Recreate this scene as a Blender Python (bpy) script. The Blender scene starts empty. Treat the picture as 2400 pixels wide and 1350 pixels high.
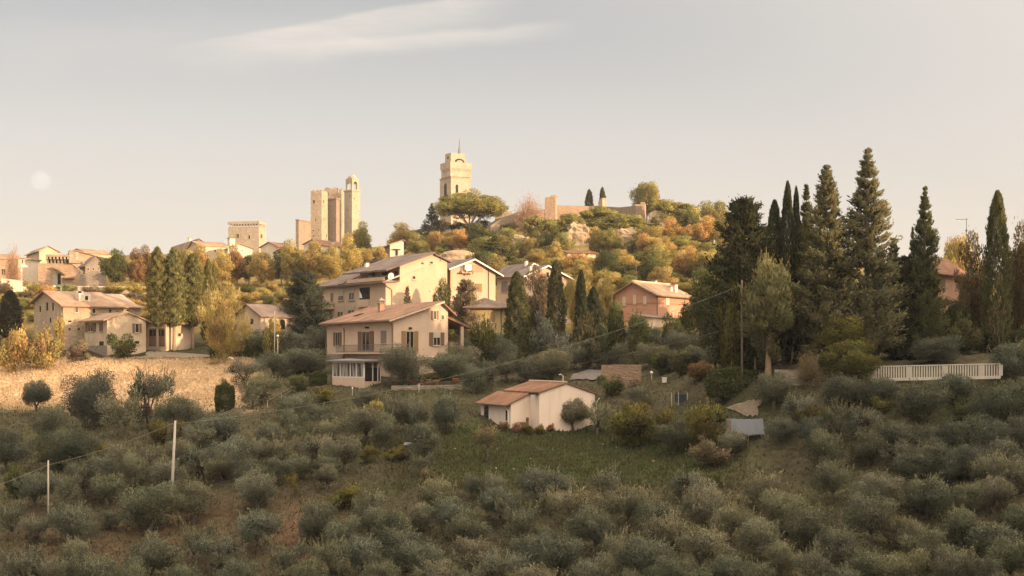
import bpy, math, random
import numpy as np
from mathutils import Vector, noise as mnoise

# ------------------------------------------------------------------ camera, sky, sun, exposure
sc = bpy.context.scene
COL = sc.collection
F, U0, V0 = 3000.0, 1200.0, 830.0          # focal length and eye-level row, in photograph pixels
R = math.radians
cam_d = bpy.data.cameras.new('camera')
cam = bpy.data.objects.new('camera', cam_d)
COL.objects.link(cam)
cam.rotation_euler = (R(90), 0, 0)
cam_d.sensor_width = 36
cam_d.lens = F / 2400 * 36
cam_d.shift_y = (V0 - 675) / 2400
cam_d.clip_end = 8000
sc.camera = cam

HAZE = 0.00013
SUN_AZ, SUN_EL = 121.0, 8.0                # azimuth clockwise from the view direction
SX, SY = math.sin(R(SUN_AZ)), math.cos(R(SUN_AZ))
sun_d = bpy.data.lights.new('sun', 'SUN')
sun_d.energy = 5.0
sun_d.angle = R(0.5)
sun_d.color = (1.0, 0.68, 0.41)
sun = bpy.data.objects.new('sun', sun_d)
COL.objects.link(sun)
sun.rotation_euler = Vector((SX * math.cos(R(SUN_EL)), SY * math.cos(R(SUN_EL)), math.sin(R(SUN_EL)))).to_track_quat('Z', 'Y').to_euler()
sun.location = (200, -100, 120)

sc.view_settings.view_transform = 'Standard'
sc.view_settings.look = 'None'
sc.view_settings.exposure = 0.70
sc.view_settings.gamma = 1.0
cy = sc.cycles
cy.max_bounces = 5; cy.diffuse_bounces = 3; cy.glossy_bounces = 2; cy.transmission_bounces = 3; cy.transparent_max_bounces = 8
cy.use_denoising = True
cy.caustics_reflective = False; cy.caustics_refractive = False

world = bpy.data.worlds.new('World'); sc.world = world
world.use_nodes = True


class NT:
    """small node-tree writer"""
    def __init__(s, tree):
        s.t = tree; s.n = tree.nodes; s.l = tree.links
    def add(s, kind, **kw):
        nd = s.n.new(kind)
        for k, v in kw.items(): setattr(nd, k, v)
        return nd
    def put(s, sock, v):
        if isinstance(v, bpy.types.NodeSocket): s.l.new(v, sock)
        elif v is not None: sock.default_value = v
    def m(s, op, a, b=None, c=None):
        nd = s.add('ShaderNodeMath', operation=op)
        for i, v in enumerate((a, b, c)):
            if v is not None: s.put(nd.inputs[i], v)
        return nd.outputs[0]
    def ss(s, v, lo, hi):
        nd = s.add('ShaderNodeMapRange', interpolation_type='SMOOTHSTEP')
        s.put(nd.inputs['Value'], v); nd.inputs['From Min'].default_value = lo; nd.inputs['From Max'].default_value = hi
        return nd.outputs[0]
    def mix(s, fac, a, b, blend='MIX'):
        nd = s.add('ShaderNodeMix', data_type='RGBA', blend_type=blend)
        s.put(nd.inputs[0], fac); s.put(nd.inputs[6], a); s.put(nd.inputs[7], b)
        return nd.outputs[2]
    def noise(s, vec, scale, detail=4, rough=0.55, dist=0.0):
        nd = s.add('ShaderNodeTexNoise')
        s.put(nd.inputs['Vector'], vec)
        nd.inputs['Scale'].default_value = scale; nd.inputs['Detail'].default_value = detail
        nd.inputs['Roughness'].default_value = rough; nd.inputs['Distortion'].default_value = dist
        return nd.outputs[0]
    def mapping(s, vec, scale=(1, 1, 1), rot=(0, 0, 0)):
        nd = s.add('ShaderNodeMapping'); s.put(nd.inputs['Vector'], vec)
        nd.inputs['Scale'].default_value = scale; nd.inputs['Rotation'].default_value = rot
        return nd.outputs[0]
    def ramp(s, v, stops):
        nd = s.add('ShaderNodeValToRGB'); s.put(nd.inputs[0], v)
        e = nd.color_ramp.elements
        while len(e) > 1: e.remove(e[-1])
        e[0].position, e[0].color = stops[0][0], (*stops[0][1], 1)
        for p, c in stops[1:]:
            x = e.new(p); x.color = (*c, 1)
        return nd.outputs[0]


def build_world():
    w = NT(world.node_tree)
    w.n.clear()
    out = w.add('ShaderNodeOutputWorld'); bg = w.add('ShaderNodeBackground')
    w.l.new(bg.outputs[0], out.inputs[0])
    sky = w.add('ShaderNodeTexSky', sky_type='NISHITA')
    sky.sun_disc = False
    sky.sun_elevation = R(SUN_EL); sky.sun_rotation = R(SUN_AZ)
    sky.air_density = 1.0; sky.dust_density = 3.0; sky.ozone_density = 1.5; sky.altitude = 300
    tc = w.add('ShaderNodeTexCoord')
    sp = w.add('ShaderNodeSeparateXYZ'); w.l.new(tc.outputs['Generated'], sp.inputs[0])
    x, y, z = sp.outputs
    # hazy evening air: cream at the horizon, grey-blue higher up, over the physical sky
    air = w.ramp(w.m('MULTIPLY_ADD', z, 0.5, 0.5), [(0.0, (1.0, 0.9, 0.75)), (0.47, (2.2, 1.9, 1.5)), (0.50, (7.1, 6.0, 4.75)), (0.535, (6.7, 5.85, 4.95)),
                                                    (0.58, (5.75, 5.3, 4.9)), (0.62, (4.35, 4.25, 4.12)), (0.66, (3.6, 3.62, 3.6)), (0.8, (3.9, 4.1, 4.4)), (1.0, (3.6, 3.9, 4.4))])
    col = w.mix(0.80, sky.outputs[0], air)
    # warm glow added high on the sun's side of the sky, lifts the shade
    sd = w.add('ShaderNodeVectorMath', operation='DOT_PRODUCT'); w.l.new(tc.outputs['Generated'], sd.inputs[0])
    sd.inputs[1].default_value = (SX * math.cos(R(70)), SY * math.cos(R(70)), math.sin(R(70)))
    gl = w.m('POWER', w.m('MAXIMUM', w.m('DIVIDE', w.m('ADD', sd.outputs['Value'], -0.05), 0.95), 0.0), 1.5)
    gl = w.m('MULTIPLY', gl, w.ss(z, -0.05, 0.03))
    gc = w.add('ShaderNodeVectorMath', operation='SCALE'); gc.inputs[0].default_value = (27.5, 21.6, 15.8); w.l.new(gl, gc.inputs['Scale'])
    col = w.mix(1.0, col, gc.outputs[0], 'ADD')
    ys = w.m('MAXIMUM', y, 0.05)
    a = w.m('DIVIDE', x, ys); b = w.m('DIVIDE', z, ys)
    cb = w.add('ShaderNodeCombineXYZ'); w.l.new(a, cb.inputs[0]); w.l.new(b, cb.inputs[1])
    wob = w.noise(w.mapping(cb.outputs[0], (4, 9, 1), (0, 0, R(14))), 3.0, 5, 0.6)
    fine = w.noise(w.mapping(cb.outputs[0], (5, 40, 1), (0, 0, R(14))), 4.0, 6, 0.65)
    def streak(u0, v0, u1, v1, w0, w1, hard_up, wobble):
        """soft cirrus band from (u0,v0) to (u1,v1); w0/w1 widths below and above the line (radians)"""
        a0, b0, a1, b1 = (u0 - U0) / F, (V0 - v0) / F, (u1 - U0) / F, (V0 - v1) / F
        dx, dy = a1 - a0, b1 - b0; L = math.hypot(dx, dy)
        da = w.m('SUBTRACT', a, a0); db = w.m('SUBTRACT', b, b0)
        t = w.m('DIVIDE', w.m('ADD', w.m('MULTIPLY', da, dx), w.m('MULTIPLY', db, dy)), L * L)
        d = w.m('DIVIDE', w.m('SUBTRACT', w.m('MULTIPLY', db, dx), w.m('MULTIPLY', da, dy)), L)
        d = w.m('ADD', d, w.m('MULTIPLY', w.m('SUBTRACT', wob, 0.5), wobble))
        lo = w.ss(d, -w0, 0.0); hi = w.m('SUBTRACT', 1.0, w.ss(d, 0.0, w1))
        ends = w.m('MULTIPLY', w.ss(t, 0.0, 0.45), w.m('SUBTRACT', 1.0, w.ss(t, 0.80, 1.05)))
        return w.m('MULTIPLY', w.m('MULTIPLY', lo, hi), ends)
    s1 = streak(330, 130, 1210, -25, 0.038, 0.005, 1, 0.012)
    s2 = streak(480, 128, 1350, 60, 0.014, 0.007, 0, 0.012)
    s3 = streak(-300, 110, 900, 75, 0.035, 0.03, 0, 0.03)
    s4 = streak(1500, 60, 3000, 20, 0.05, 0.05, 0, 0.05)
    m = w.m('ADD', w.m('MULTIPLY', s1, 0.9), w.m('MULTIPLY', s2, 0.75))
    m = w.m('ADD', m, w.m('MULTIPLY', s3, 0.30)); m = w.m('ADD', m, w.m('MULTIPLY', s4, 0.15))
    m = w.m('MULTIPLY', m, w.m('MULTIPLY_ADD', fine, 0.9, 0.25))
    m = w.m('MINIMUM', w.m('MULTIPLY', m, 0.72), 0.8)
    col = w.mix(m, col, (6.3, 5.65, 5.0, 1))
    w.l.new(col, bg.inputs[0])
    bg.inputs[1].default_value = 0.091


build_world()

# ------------------------------------------------------------------ helpers
rng = random.Random(7)
ORD = ['first', 'second', 'third', 'fourth', 'fifth', 'sixth', 'seventh', 'eighth', 'ninth', 'tenth', 'eleventh', 'twelfth', 'thirteenth', 'fourteenth',
       'fifteenth', 'sixteenth', 'seventeenth', 'eighteenth', 'nineteenth', 'twentieth', 'twenty-first', 'twenty-second', 'twenty-third', 'twenty-fourth',
       'twenty-fifth', 'twenty-sixth', 'twenty-seventh', 'twenty-eighth', 'twenty-ninth', 'thirtieth']


def tag(o, label=None, cat=None, group=None, kind=None):
    if label: o['label'] = label
    if cat: o['category'] = cat
    if group: o['group'] = group
    if kind: o['kind'] = kind
    return o


def empty(name, loc, rz=0.0):
    o = bpy.data.objects.new(name, None)
    COL.objects.link(o); o.location = loc; o.rotation_euler = (0, 0, rz); o.empty_display_size = 0.5
    return o


class MB:
    """collects shapes into one mesh"""
    def __init__(s): s.v = []; s.f = []
    def add(s, vs, fs):
        n = len(s.v); s.v += [tuple(p) for p in vs]; s.f += [tuple(i + n for i in f) for f in fs]; return s
    def hexa(s, p):
        """8 points: bottom ring 0-3 (counter-clockwise from above), top ring 4-7"""
        return s.add(p, [(3, 2, 1, 0), (4, 5, 6, 7), (0, 1, 5, 4), (1, 2, 6, 5), (2, 3, 7, 6), (3, 0, 4, 7)])
    def box(s, a, b):
        x0, x1 = sorted((a[0], b[0])); y0, y1 = sorted((a[1], b[1])); z0, z1 = sorted((a[2], b[2]))
        return s.hexa([(x0, y0, z0), (x1, y0, z0), (x1, y1, z0), (x0, y1, z0), (x0, y0, z1), (x1, y0, z1), (x1, y1, z1), (x0, y1, z1)])
    def prism(s, pts, axis, q0, q1):
        """polygon of (p, z) extruded along the other horizontal axis. axis 'x': p is x, extruded in y; axis 'y': p is y, extruded in x"""
        n = len(pts)
        if axis == 'x': vs = [(p, q0, z) for p, z in pts] + [(p, q1, z) for p, z in pts]
        else: vs = [(q0, p, z) for p, z in pts] + [(q1, p, z) for p, z in pts]
        fs = [tuple(range(n)), tuple(reversed(range(n, 2 * n)))] + [((i + 1) % n, i, n + i, n + (i + 1) % n) for i in range(n)]
        return s.add(vs, fs)
    def slab(s, axis, p0, z0, p1, z1, q0, q1, t):
        return s.prism([(p0, z0 - t), (p1, z1 - t), (p1, z1), (p0, z0)], axis, q0, q1)
    def tube(s, pts, radii, n=7):
        pts = [Vector(p) for p in pts]
        base = len(s.v); rings = []
        for i, p in enumerate(pts):
            d = (pts[min(i + 1, len(pts) - 1)] - pts[max(i - 1, 0)])
            d = d.normalized() if d.length > 1e-9 else Vector((0, 0, 1))
            a = d.orthogonal().normalized() if abs(d.z) < 0.95 else d.cross(Vector((0, 1, 0))).normalized()
            b = d.cross(a)
            r = radii[i] if isinstance(radii, (list, tuple)) else radii
            rings.append([p + (a * math.cos(k * 2 * math.pi / n) + b * math.sin(k * 2 * math.pi / n)) * r for k in range(n)])
        vs = [p for rg in rings for p in rg]
        fs = []
        for i in range(len(pts) - 1):
            for k in range(n):
                fs.append((i * n + k, i * n + (k + 1) % n, (i + 1) * n + (k + 1) % n, (i + 1) * n + k))
        fs.append(tuple(reversed(range(n)))); fs.append(tuple((len(pts) - 1) * n + k for k in range(n)))
        return s.add(vs, fs)
    def ball(s, c, r, nu=10, nv=7, sz=1.0, jit=0.0, seed=0):
        rr = random.Random(seed); vs = [(c[0], c[1], c[2] - r * sz)]
        for j in range(1, nv):
            th = math.pi * j / nv
            for k in range(nu):
                q = r * (1 + rr.uniform(-jit, jit))
                vs.append((c[0] + q * math.sin(th) * math.cos(2 * math.pi * k / nu), c[1] + q * math.sin(th) * math.sin(2 * math.pi * k / nu), c[2] - q * sz * math.cos(th)))
        vs.append((c[0], c[1], c[2] + r * sz)); fs = []
        for k in range(nu): fs.append((0, 1 + (k + 1) % nu, 1 + k))
        for j in range(nv - 2):
            for k in range(nu):
                a = 1 + j * nu
                fs.append((a + k, a + (k + 1) % nu, a + nu + (k + 1) % nu, a + nu + k))
        L = len(vs) - 1; a = 1 + (nv - 2) * nu
        for k in range(nu): fs.append((a + k, a + (k + 1) % nu, L))
        return s.add(vs, fs)
    def mesh(s, name, mat=None, smooth=False):
        me = bpy.data.meshes.new(name); me.from_pydata(s.v, [], s.f); me.update()
        if mat: me.materials.append(mat)
        if smooth: me.polygons.foreach_set('use_smooth', [True] * len(me.polygons))
        return me
    def build(s, name, mat, parent=None, loc=None, smooth=False):
        o = bpy.data.objects.new(name, s.mesh(name, mat, smooth)); COL.objects.link(o)
        if parent: o.parent = parent
        if loc: o.location = loc
        return o


# ------------------------------------------------------------------ materials
def mat_new(name):
    m = bpy.data.materials.new(name); m.use_nodes = True
    t = NT(m.node_tree); t.n.clear()
    out = t.add('ShaderNodeOutputMaterial'); b = t.add('ShaderNodeBsdfPrincipled')
    t.l.new(b.outputs[0], out.inputs[0]); b.inputs['Roughness'].default_value = 0.9
    if 'Specular IOR Level' in b.inputs: b.inputs['Specular IOR Level'].default_value = 0.25
    return m, t, b, out


def c4(c): return (c[0], c[1], c[2], 1)


def sh(c, k): return (c[0] * k, c[1] * k, c[2] * k, 1)


def plaster(name, c, stain=0.25, scale=0.35, bump=0.15):
    m, t, b, out = mat_new(name)
    tc = t.add('ShaderNodeTexCoord').outputs['Object']
    n1 = t.noise(tc, scale, 5, 0.6, 0.4); n2 = t.noise(t.mapping(tc, (1.2, 1.2, 0.12)), 1.2, 4, 0.6); n3 = t.noise(tc, 9, 3, 0.6)
    col = t.mix(t.ss(n1, 0.35, 0.7), sh(c, 1 - stain), sh(c, 1 + stain * 0.4))
    n4 = t.noise(t.mapping(tc, (2.6, 2.6, 0.10)), 1.5, 5, 0.7); n5 = t.noise(tc, 0.9, 6, 0.7, 0.8)
    col = t.mix(t.m('MULTIPLY', t.ss(n2, 0.48, 0.75), 0.45), col, sh(c, 0.70))
    col = t.mix(t.m('MULTIPLY', t.ss(n4, 0.55, 0.8), 0.40), col, (c[0] * 0.62, c[1] * 0.60, c[2] * 0.58, 1))
    col = t.mix(t.m('MULTIPLY', t.ss(n5, 0.56, 0.66), stain * 1.4), col, (c[0] * 0.80, c[1] * 0.74, c[2] * 0.68, 1))
    col = t.mix(t.m('MULTIPLY', n3, 0.25), col, sh(c, 0.8))
    t.l.new(col, b.inputs['Base Color'])
    bp = t.add('ShaderNodeBump'); bp.inputs['Strength'].default_value = bump; bp.inputs['Distance'].default_value = 0.05
    t.l.new(n3, bp.inputs['Height']); t.l.new(bp.outputs[0], b.inputs['Normal'])
    return m


def stone(name, c, c2, scale=1.0, bump=0.5, brick=None):
    """rubble or coursed stone: broad patches, single stones, joints"""
    m, t, b, out = mat_new(name)
    tc = t.add('ShaderNodeTexCoord').outputs['Object']
    n1 = t.noise(tc, 0.16 * scale, 6, 0.65, 0.6); n2 = t.noise(tc, 1.1 * scale, 5, 0.7); n3 = t.noise(t.mapping(tc, (1, 1, 0.08)), 0.6 * scale, 4, 0.6)
    vo = t.add('ShaderNodeTexVoronoi'); t.put(vo.inputs['Vector'], t.mapping(tc, (1, 1, 1.7))); vo.inputs['Scale'].default_value = 1.5 * scale
    col = t.mix(t.ss(n1, 0.3, 0.7), c4(c), c4(c2))
    col = t.mix(t.m('MULTIPLY', t.ss(n2, 0.45, 0.75), 0.6), col, sh(c2, 0.62))
    col = t.mix(t.m('MULTIPLY', t.ss(n3, 0.5, 0.8), 0.5), col, sh(c, 0.6))
    hs = t.add('ShaderNodeSeparateColor'); t.l.new(vo.outputs['Color'], hs.inputs[0])
    col = t.mix(t.m('MULTIPLY', hs.outputs[0], 0.38), col, sh(c, 0.6))
    t.l.new(col, b.inputs['Base Color'])
    bp = t.add('ShaderNodeBump'); bp.inputs['Strength'].default_value = bump; bp.inputs['Distance'].default_value = 0.25
    t.l.new(t.m('ADD', vo.outputs['Distance'], n2), bp.inputs['Height']); t.l.new(bp.outputs[0], b.inputs['Normal'])
    return m


def tiles(name, c, axis='y', pitch=0.28):
    """clay tiles: rows of barrel tiles running down the slope, patchy weathering"""
    m, t, b, out = mat_new(name)
    tc = t.add('ShaderNodeTexCoord').outputs['Object']
    wv = t.add('ShaderNodeTexWave', wave_type='BANDS', bands_direction='Y' if axis == 'y' else 'X'); t.put(wv.inputs['Vector'], tc)
    wv.inputs['Scale'].default_value = 0.314 / pitch; wv.inputs['Distortion'].default_value = 0.4; wv.inputs['Detail'].default_value = 1
    n1 = t.noise(tc, 0.45, 6, 0.65); n2 = t.noise(tc, 4.5, 3, 0.7)
    col = t.mix(t.ss(n1, 0.35, 0.68), sh(c, 0.66), sh(c, 1.28))
    col = t.mix(t.m('MULTIPLY', t.ss(n2, 0.42, 0.7), 0.65), col, (c[0] * 0.62, c[1] * 0.66, c[2] * 0.75, 1))
    col = t.mix(t.m('MULTIPLY', t.m('SUBTRACT', 1.0, wv.outputs['Fac']), 0.5), col, sh(c, 0.42))
    t.l.new(col, b.inputs['Base Color'])
    bp = t.add('ShaderNodeBump'); bp.inputs['Strength'].default_value = 0.6; bp.inputs['Distance'].default_value = 0.06
    t.l.new(t.m('ADD', wv.outputs['Fac'], n2), bp.inputs['Height']); t.l.new(bp.outputs[0], b.inputs['Normal'])
    return m


def simple(name, c, rough=0.8, var=0.25, scale=3.0, metal=0.0):
    m, t, b, out = mat_new(name)
    tc = t.add('ShaderNodeTexCoord').outputs['Object']
    n = t.noise(tc, scale, 4, 0.6)
    t.l.new(t.mix(n, sh(c, 1 - var), sh(c, 1 + var)), b.inputs['Base Color'])
    b.inputs['Roughness'].default_value = rough; b.inputs['Metallic'].default_value = metal
    return m


def slats(name, c, step=0.07):
    m, t, b, out = mat_new(name)
    tc = t.add('ShaderNodeTexCoord').outputs['Object']
    wv = t.add('ShaderNodeTexWave', wave_type='BANDS', bands_direction='Z'); t.put(wv.inputs['Vector'], tc); wv.inputs['Scale'].default_value = 0.314 / step
    n = t.noise(tc, 2, 3)
    col = t.mix(t.m('MULTIPLY', wv.outputs['Fac'], 0.5), c4(c), sh(c, 0.55)); col = t.mix(t.m('MULTIPLY', n, 0.3), col, sh(c, 0.7))
    t.l.new(col, b.inputs['Base Color'])
    return m


def glass(name):
    m, t, b, out = mat_new(name)
    tc = t.add('ShaderNodeTexCoord').outputs['Object']
    n = t.noise(tc, 1.5, 2)
    t.l.new(t.mix(n, (0.012, 0.011, 0.010, 1), (0.035, 0.03, 0.025, 1)), b.inputs['Base Color'])
    b.inputs['Roughness'].default_value = 0.12; b.inputs['Specular IOR Level'].default_value = 0.4
    return m


def foliage_mat():
    m, t, b, out = mat_new('foliage')
    t.n.remove(b)
    at = t.add('ShaderNodeVertexColor', layer_name='Col'); oi = t.add('ShaderNodeObjectInfo')
    col = t.mix(1.0, at.outputs[0], oi.outputs['Color'], 'MULTIPLY')
    d = t.add('ShaderNodeBsdfDiffuse'); tr = t.add('ShaderNodeBsdfTranslucent'); mx = t.add('ShaderNodeMixShader')
    t.l.new(col, d.inputs[0]); t.l.new(t.mix(1.0, col, (1.15, 1.1, 0.7, 1), 'MULTIPLY'), tr.inputs[0])
    mx.inputs[0].default_value = 0.36
    t.l.new(d.outputs[0], mx.inputs[1]); t.l.new(tr.outputs[0], mx.inputs[2]); t.l.new(mx.outputs[0], out.inputs[0])
    return m


M = {}
M['foliage'] = foliage_mat()
M['bark'] = stone('bark', (0.10, 0.08, 0.06), (0.16, 0.13, 0.10), 6, 0.6)
M['pale_bark'] = stone('pale_bark', (0.36, 0.27, 0.18), (0.26, 0.19, 0.13), 5, 0.5)
M['glass'] = glass('window_glass')
M['dark_wood'] = slats('brown_shutter', (0.17, 0.105, 0.065))
M['tan_wood'] = slats('tan_shutter', (0.27, 0.17, 0.09))
M['grey_wood'] = slats('grey_shutter', (0.22, 0.18, 0.145))
M['frame'] = simple('window_frame', (0.42, 0.35, 0.27), 0.6)
M['white'] = simple('white_paint', (0.72, 0.68, 0.60), 0.6, 0.08)
M['metal'] = simple('grey_metal', (0.16, 0.15, 0.14), 0.5, 0.15, 3, 0.3)
M['gutter'] = simple('copper_gutter', (0.13, 0.085, 0.055), 0.6, 0.2)
M['concrete'] = simple('pole_concrete', (0.42, 0.38, 0.32), 0.85, 0.15)
M['villa_wall'] = plaster('villa_plaster', (0.59, 0.445, 0.33), 0.12, 0.3)
M['flat_wall'] = plaster('apartment_plaster', (0.53, 0.39, 0.27), 0.14, 0.25)
M['villa_roof'] = tiles('villa_roof_tiles', (0.31, 0.18, 0.112))
M['flat_roof'] = tiles('apartment_roof_tiles', (0.20, 0.15, 0.125))
M['farm_stone'] = stone('farm_stone', (0.46, 0.36, 0.25), (0.38, 0.28, 0.19), 1.3, 0.3)
M['farm_plaster'] = plaster('farm_plaster', (0.54, 0.43, 0.30), 0.25, 0.5)
M['farm_roof'] = tiles('farm_roof_tiles', (0.36, 0.24, 0.155))
M['pink_wall'] = plaster('pink_plaster', (0.48, 0.265, 0.175), 0.12, 0.3)
M['salmon_wall'] = plaster('salmon_plaster', (0.38, 0.225, 0.15), 0.15, 0.3)
M['ochre_wall'] = plaster('ochre_plaster', (0.40, 0.31, 0.155), 0.2, 0.4)
M['red_roof'] = tiles('red_roof_tiles', (0.23, 0.12, 0.068))
M['cream_wall'] = plaster('cream_plaster', (0.78, 0.645, 0.525), 0.05, 0.3, 0.08)
M['tower_stone'] = stone('tower_stone', (0.44, 0.35, 0.25), (0.37, 0.265, 0.185), 0.7, 0.35)
M['pale_stone'] = stone('pale_stone', (0.44, 0.37, 0.28), (0.37, 0.30, 0.215), 0.7, 0.3)
M['brick_stone'] = stone('brick_stone', (0.43, 0.31, 0.21), (0.37, 0.25, 0.165), 1.0, 0.4)
M['rock'] = stone('tufa_rock', (0.40, 0.30, 0.19), (0.28, 0.20, 0.125), 0.5, 0.9)
M['grey_stone'] = stone('grey_stone', (0.30, 0.25, 0.20), (0.24, 0.19, 0.15), 2.0, 0.5)
M['path'] = stone('dirt_path', (0.21, 0.17, 0.12), (0.155, 0.125, 0.088), 2.0, 0.4)
M['dark'] = simple('dark_opening', (0.018, 0.016, 0.014), 0.9, 0.3)
# ------------------------------------------------------------------ terrain
# ground profile: for bearings u (pixel columns) the row at which the ground is seen at distance Y
PROF = {
    0: [(85, 1350), (105, 1140), (124, 1020), (142, 945), (162, 848), (188, 790), (225, 700), (262, 668), (315, 640), (375, 622), (465, 612)],
    300: [(85, 1350), (105, 1150), (124, 1035), (142, 955), (162, 846), (188, 785), (225, 690), (262, 667), (315, 638), (375, 615), (465, 605)],
    600: [(85, 1350), (104, 1130), (123, 1010), (142, 925), (162, 850), (188, 785), (225, 710), (262, 672), (315, 635), (375, 605), (465, 595)],
    900: [(85, 1350), (104, 1125), (123, 1005), (142, 902), (162, 850), (188, 790), (225, 710), (262, 665), (315, 630), (375, 592), (465, 585)],
    1050: [(85, 1350), (104, 1125), (123, 1003), (142, 897), (162, 842), (188, 787), (225, 705), (262, 650), (315, 570), (340, 545), (400, 545), (465, 555)],
    1200: [(85, 1350), (104, 1125), (123, 1002), (142, 890), (162, 835), (188, 785), (225, 700), (262, 640), (315, 545), (340, 530), (400, 540), (465, 560)],
    1350: [(85, 1350), (104, 1130), (123, 1006), (142, 897), (162, 832), (188, 778), (225, 695), (262, 620), (315, 525), (340, 510), (400, 530), (465, 560)],
    1500: [(84, 1350), (103, 1135), (120, 1010), (136, 905), (155, 835), (188, 770), (225, 690), (262, 615), (315, 530), (340, 515), (400, 530), (465, 560)],
    1650: [(83, 1350), (101, 1140), (114, 1015), (126, 900), (145, 835), (188, 775), (225, 700), (262, 625), (315, 545), (340, 530), (400, 540), (465, 570)],
    1800: [(82, 1350), (99, 1140), (108, 1000), (115, 895), (124, 845), (142, 825), (188, 790), (225, 730), (262, 665), (315, 590), (375, 570), (465, 580)],
    2100: [(81, 1350), (94, 1130), (102, 1000), (108.5, 890), (112, 865), (124, 835), (142, 818), (188, 790), (225, 760), (262, 720), (315, 670), (465, 640)],
    2400: [(80, 1350), (94, 1110), (102, 985), (108.5, 885), (112, 850), (124, 815), (142, 800), (188, 785), (225, 775), (262, 750), (315, 710), (465, 670)],
}


def pchip(xs, ys, xq):
    xs = np.asarray(xs, float); ys = np.asarray(ys, float); xq = np.clip(xq, xs[0], xs[-1])
    h = np.diff(xs); d = np.diff(ys) / h; m = np.zeros_like(ys)
    for i in range(1, len(xs) - 1):
        if d[i - 1] * d[i] > 0: m[i] = 2 * d[i - 1] * d[i] / (d[i - 1] + d[i])
    m[0], m[-1] = d[0], d[-1]
    k = np.clip(np.searchsorted(xs, xq, 'right') - 1, 0, len(h) - 1)
    t = (xq - xs[k]) / h[k]
    return ((1 + 2 * t) * (1 - t) ** 2 * ys[k] + t * (1 - t) ** 2 * h[k] * m[k] + t * t * (3 - 2 * t) * ys[k + 1] + t * t * (t - 1) * h[k] * m[k + 1])


UG = np.arange(-2400, 4801, 20.0)
YG = np.exp(np.linspace(math.log(24), math.log(3000), 420))


def make_table():
    us = sorted(PROF); cols = []
    for u in us:
        pr = PROF[u]; z = [-(v - V0) / F * Y for Y, v in pr]; ys = [Y for Y, v in pr]
        ys = [24, 55] + ys + [700, 1200, 3000]; z = [-15.6, -15.4] + z + [z[-1] - 6, z[-1] - 40, z[-1] - 60]
        cols.append(pchip(ys, z, YG))
    cols = np.array(cols)
    T = np.zeros((len(UG), len(YG)))
    for j in range(len(YG)): T[:, j] = pchip(us, cols[:, j], UG)
    X = (UG[:, None] - U0) / F * YG[None, :]; Yv = np.broadcast_to(YG[None, :], X.shape)
    T += 0.16 * np.sin(X * 0.61 + 1.3 * np.sin(Yv * 0.23)) * np.sin(Yv * 0.53 + X * 0.2) + 0.10 * np.sin(X * 1.3 + Yv * 0.9) + 0.06 * np.sin(X * 2.9 - Yv * 2.1)
    return T


ZT = make_table()
LY0, LYS = math.log(24), (math.log(3000) - math.log(24)) / 419


def gz(u, Y):
    """ground height at bearing u and distance Y"""
    a = min(max((u + 2400) / 20, 0), len(UG) - 1.001); b = min(max((math.log(Y) - LY0) / LYS, 0), 418.999)
    i, j = int(a), int(b); p, q = a - i, b - j
    return (ZT[i, j] * (1 - p) * (1 - q) + ZT[i + 1, j] * p * (1 - q) + ZT[i, j + 1] * (1 - p) * q + ZT[i + 1, j + 1] * p * q)


def gxy(x, y): return gz(x / y * F + U0, y)


def Yof(u, v):
    """distance at which the ground is seen at pixel (u, v)"""
    Y = 40.0
    while Y < 520:
        if V0 - gz(u, Y) / Y * F <= v: return Y
        Y *= 1.004
    return 520.0


def P(u, v, Y): return Vector(((u - U0) / F * Y, Y, (V0 - v) / F * Y))


def G(u, v):
    Y = Yof(u, v); return Vector(((u - U0) / F * Y, Y, gz(u, Y)))


def sstep(x, a, b):
    t = np.clip((x - a) / (b - a), 0, 1); return t * t * (3 - 2 * t)


def vnoise(X, Y, s, seed):
    """cheap smooth noise from sines"""
    r = np.random.RandomState(seed); out = np.zeros_like(X)
    for k in range(7):
        a = r.uniform(0, 6.28); f = s * r.uniform(0.5, 2.2)
        out += np.sin((X * math.cos(a) + Y * math.sin(a)) * f + r.uniform(0, 6.28) + 1.7 * np.sin((X * math.sin(a) - Y * math.cos(a)) * f * 0.6 + r.uniform(0, 6)))
    return out / 7 * 1.6


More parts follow.
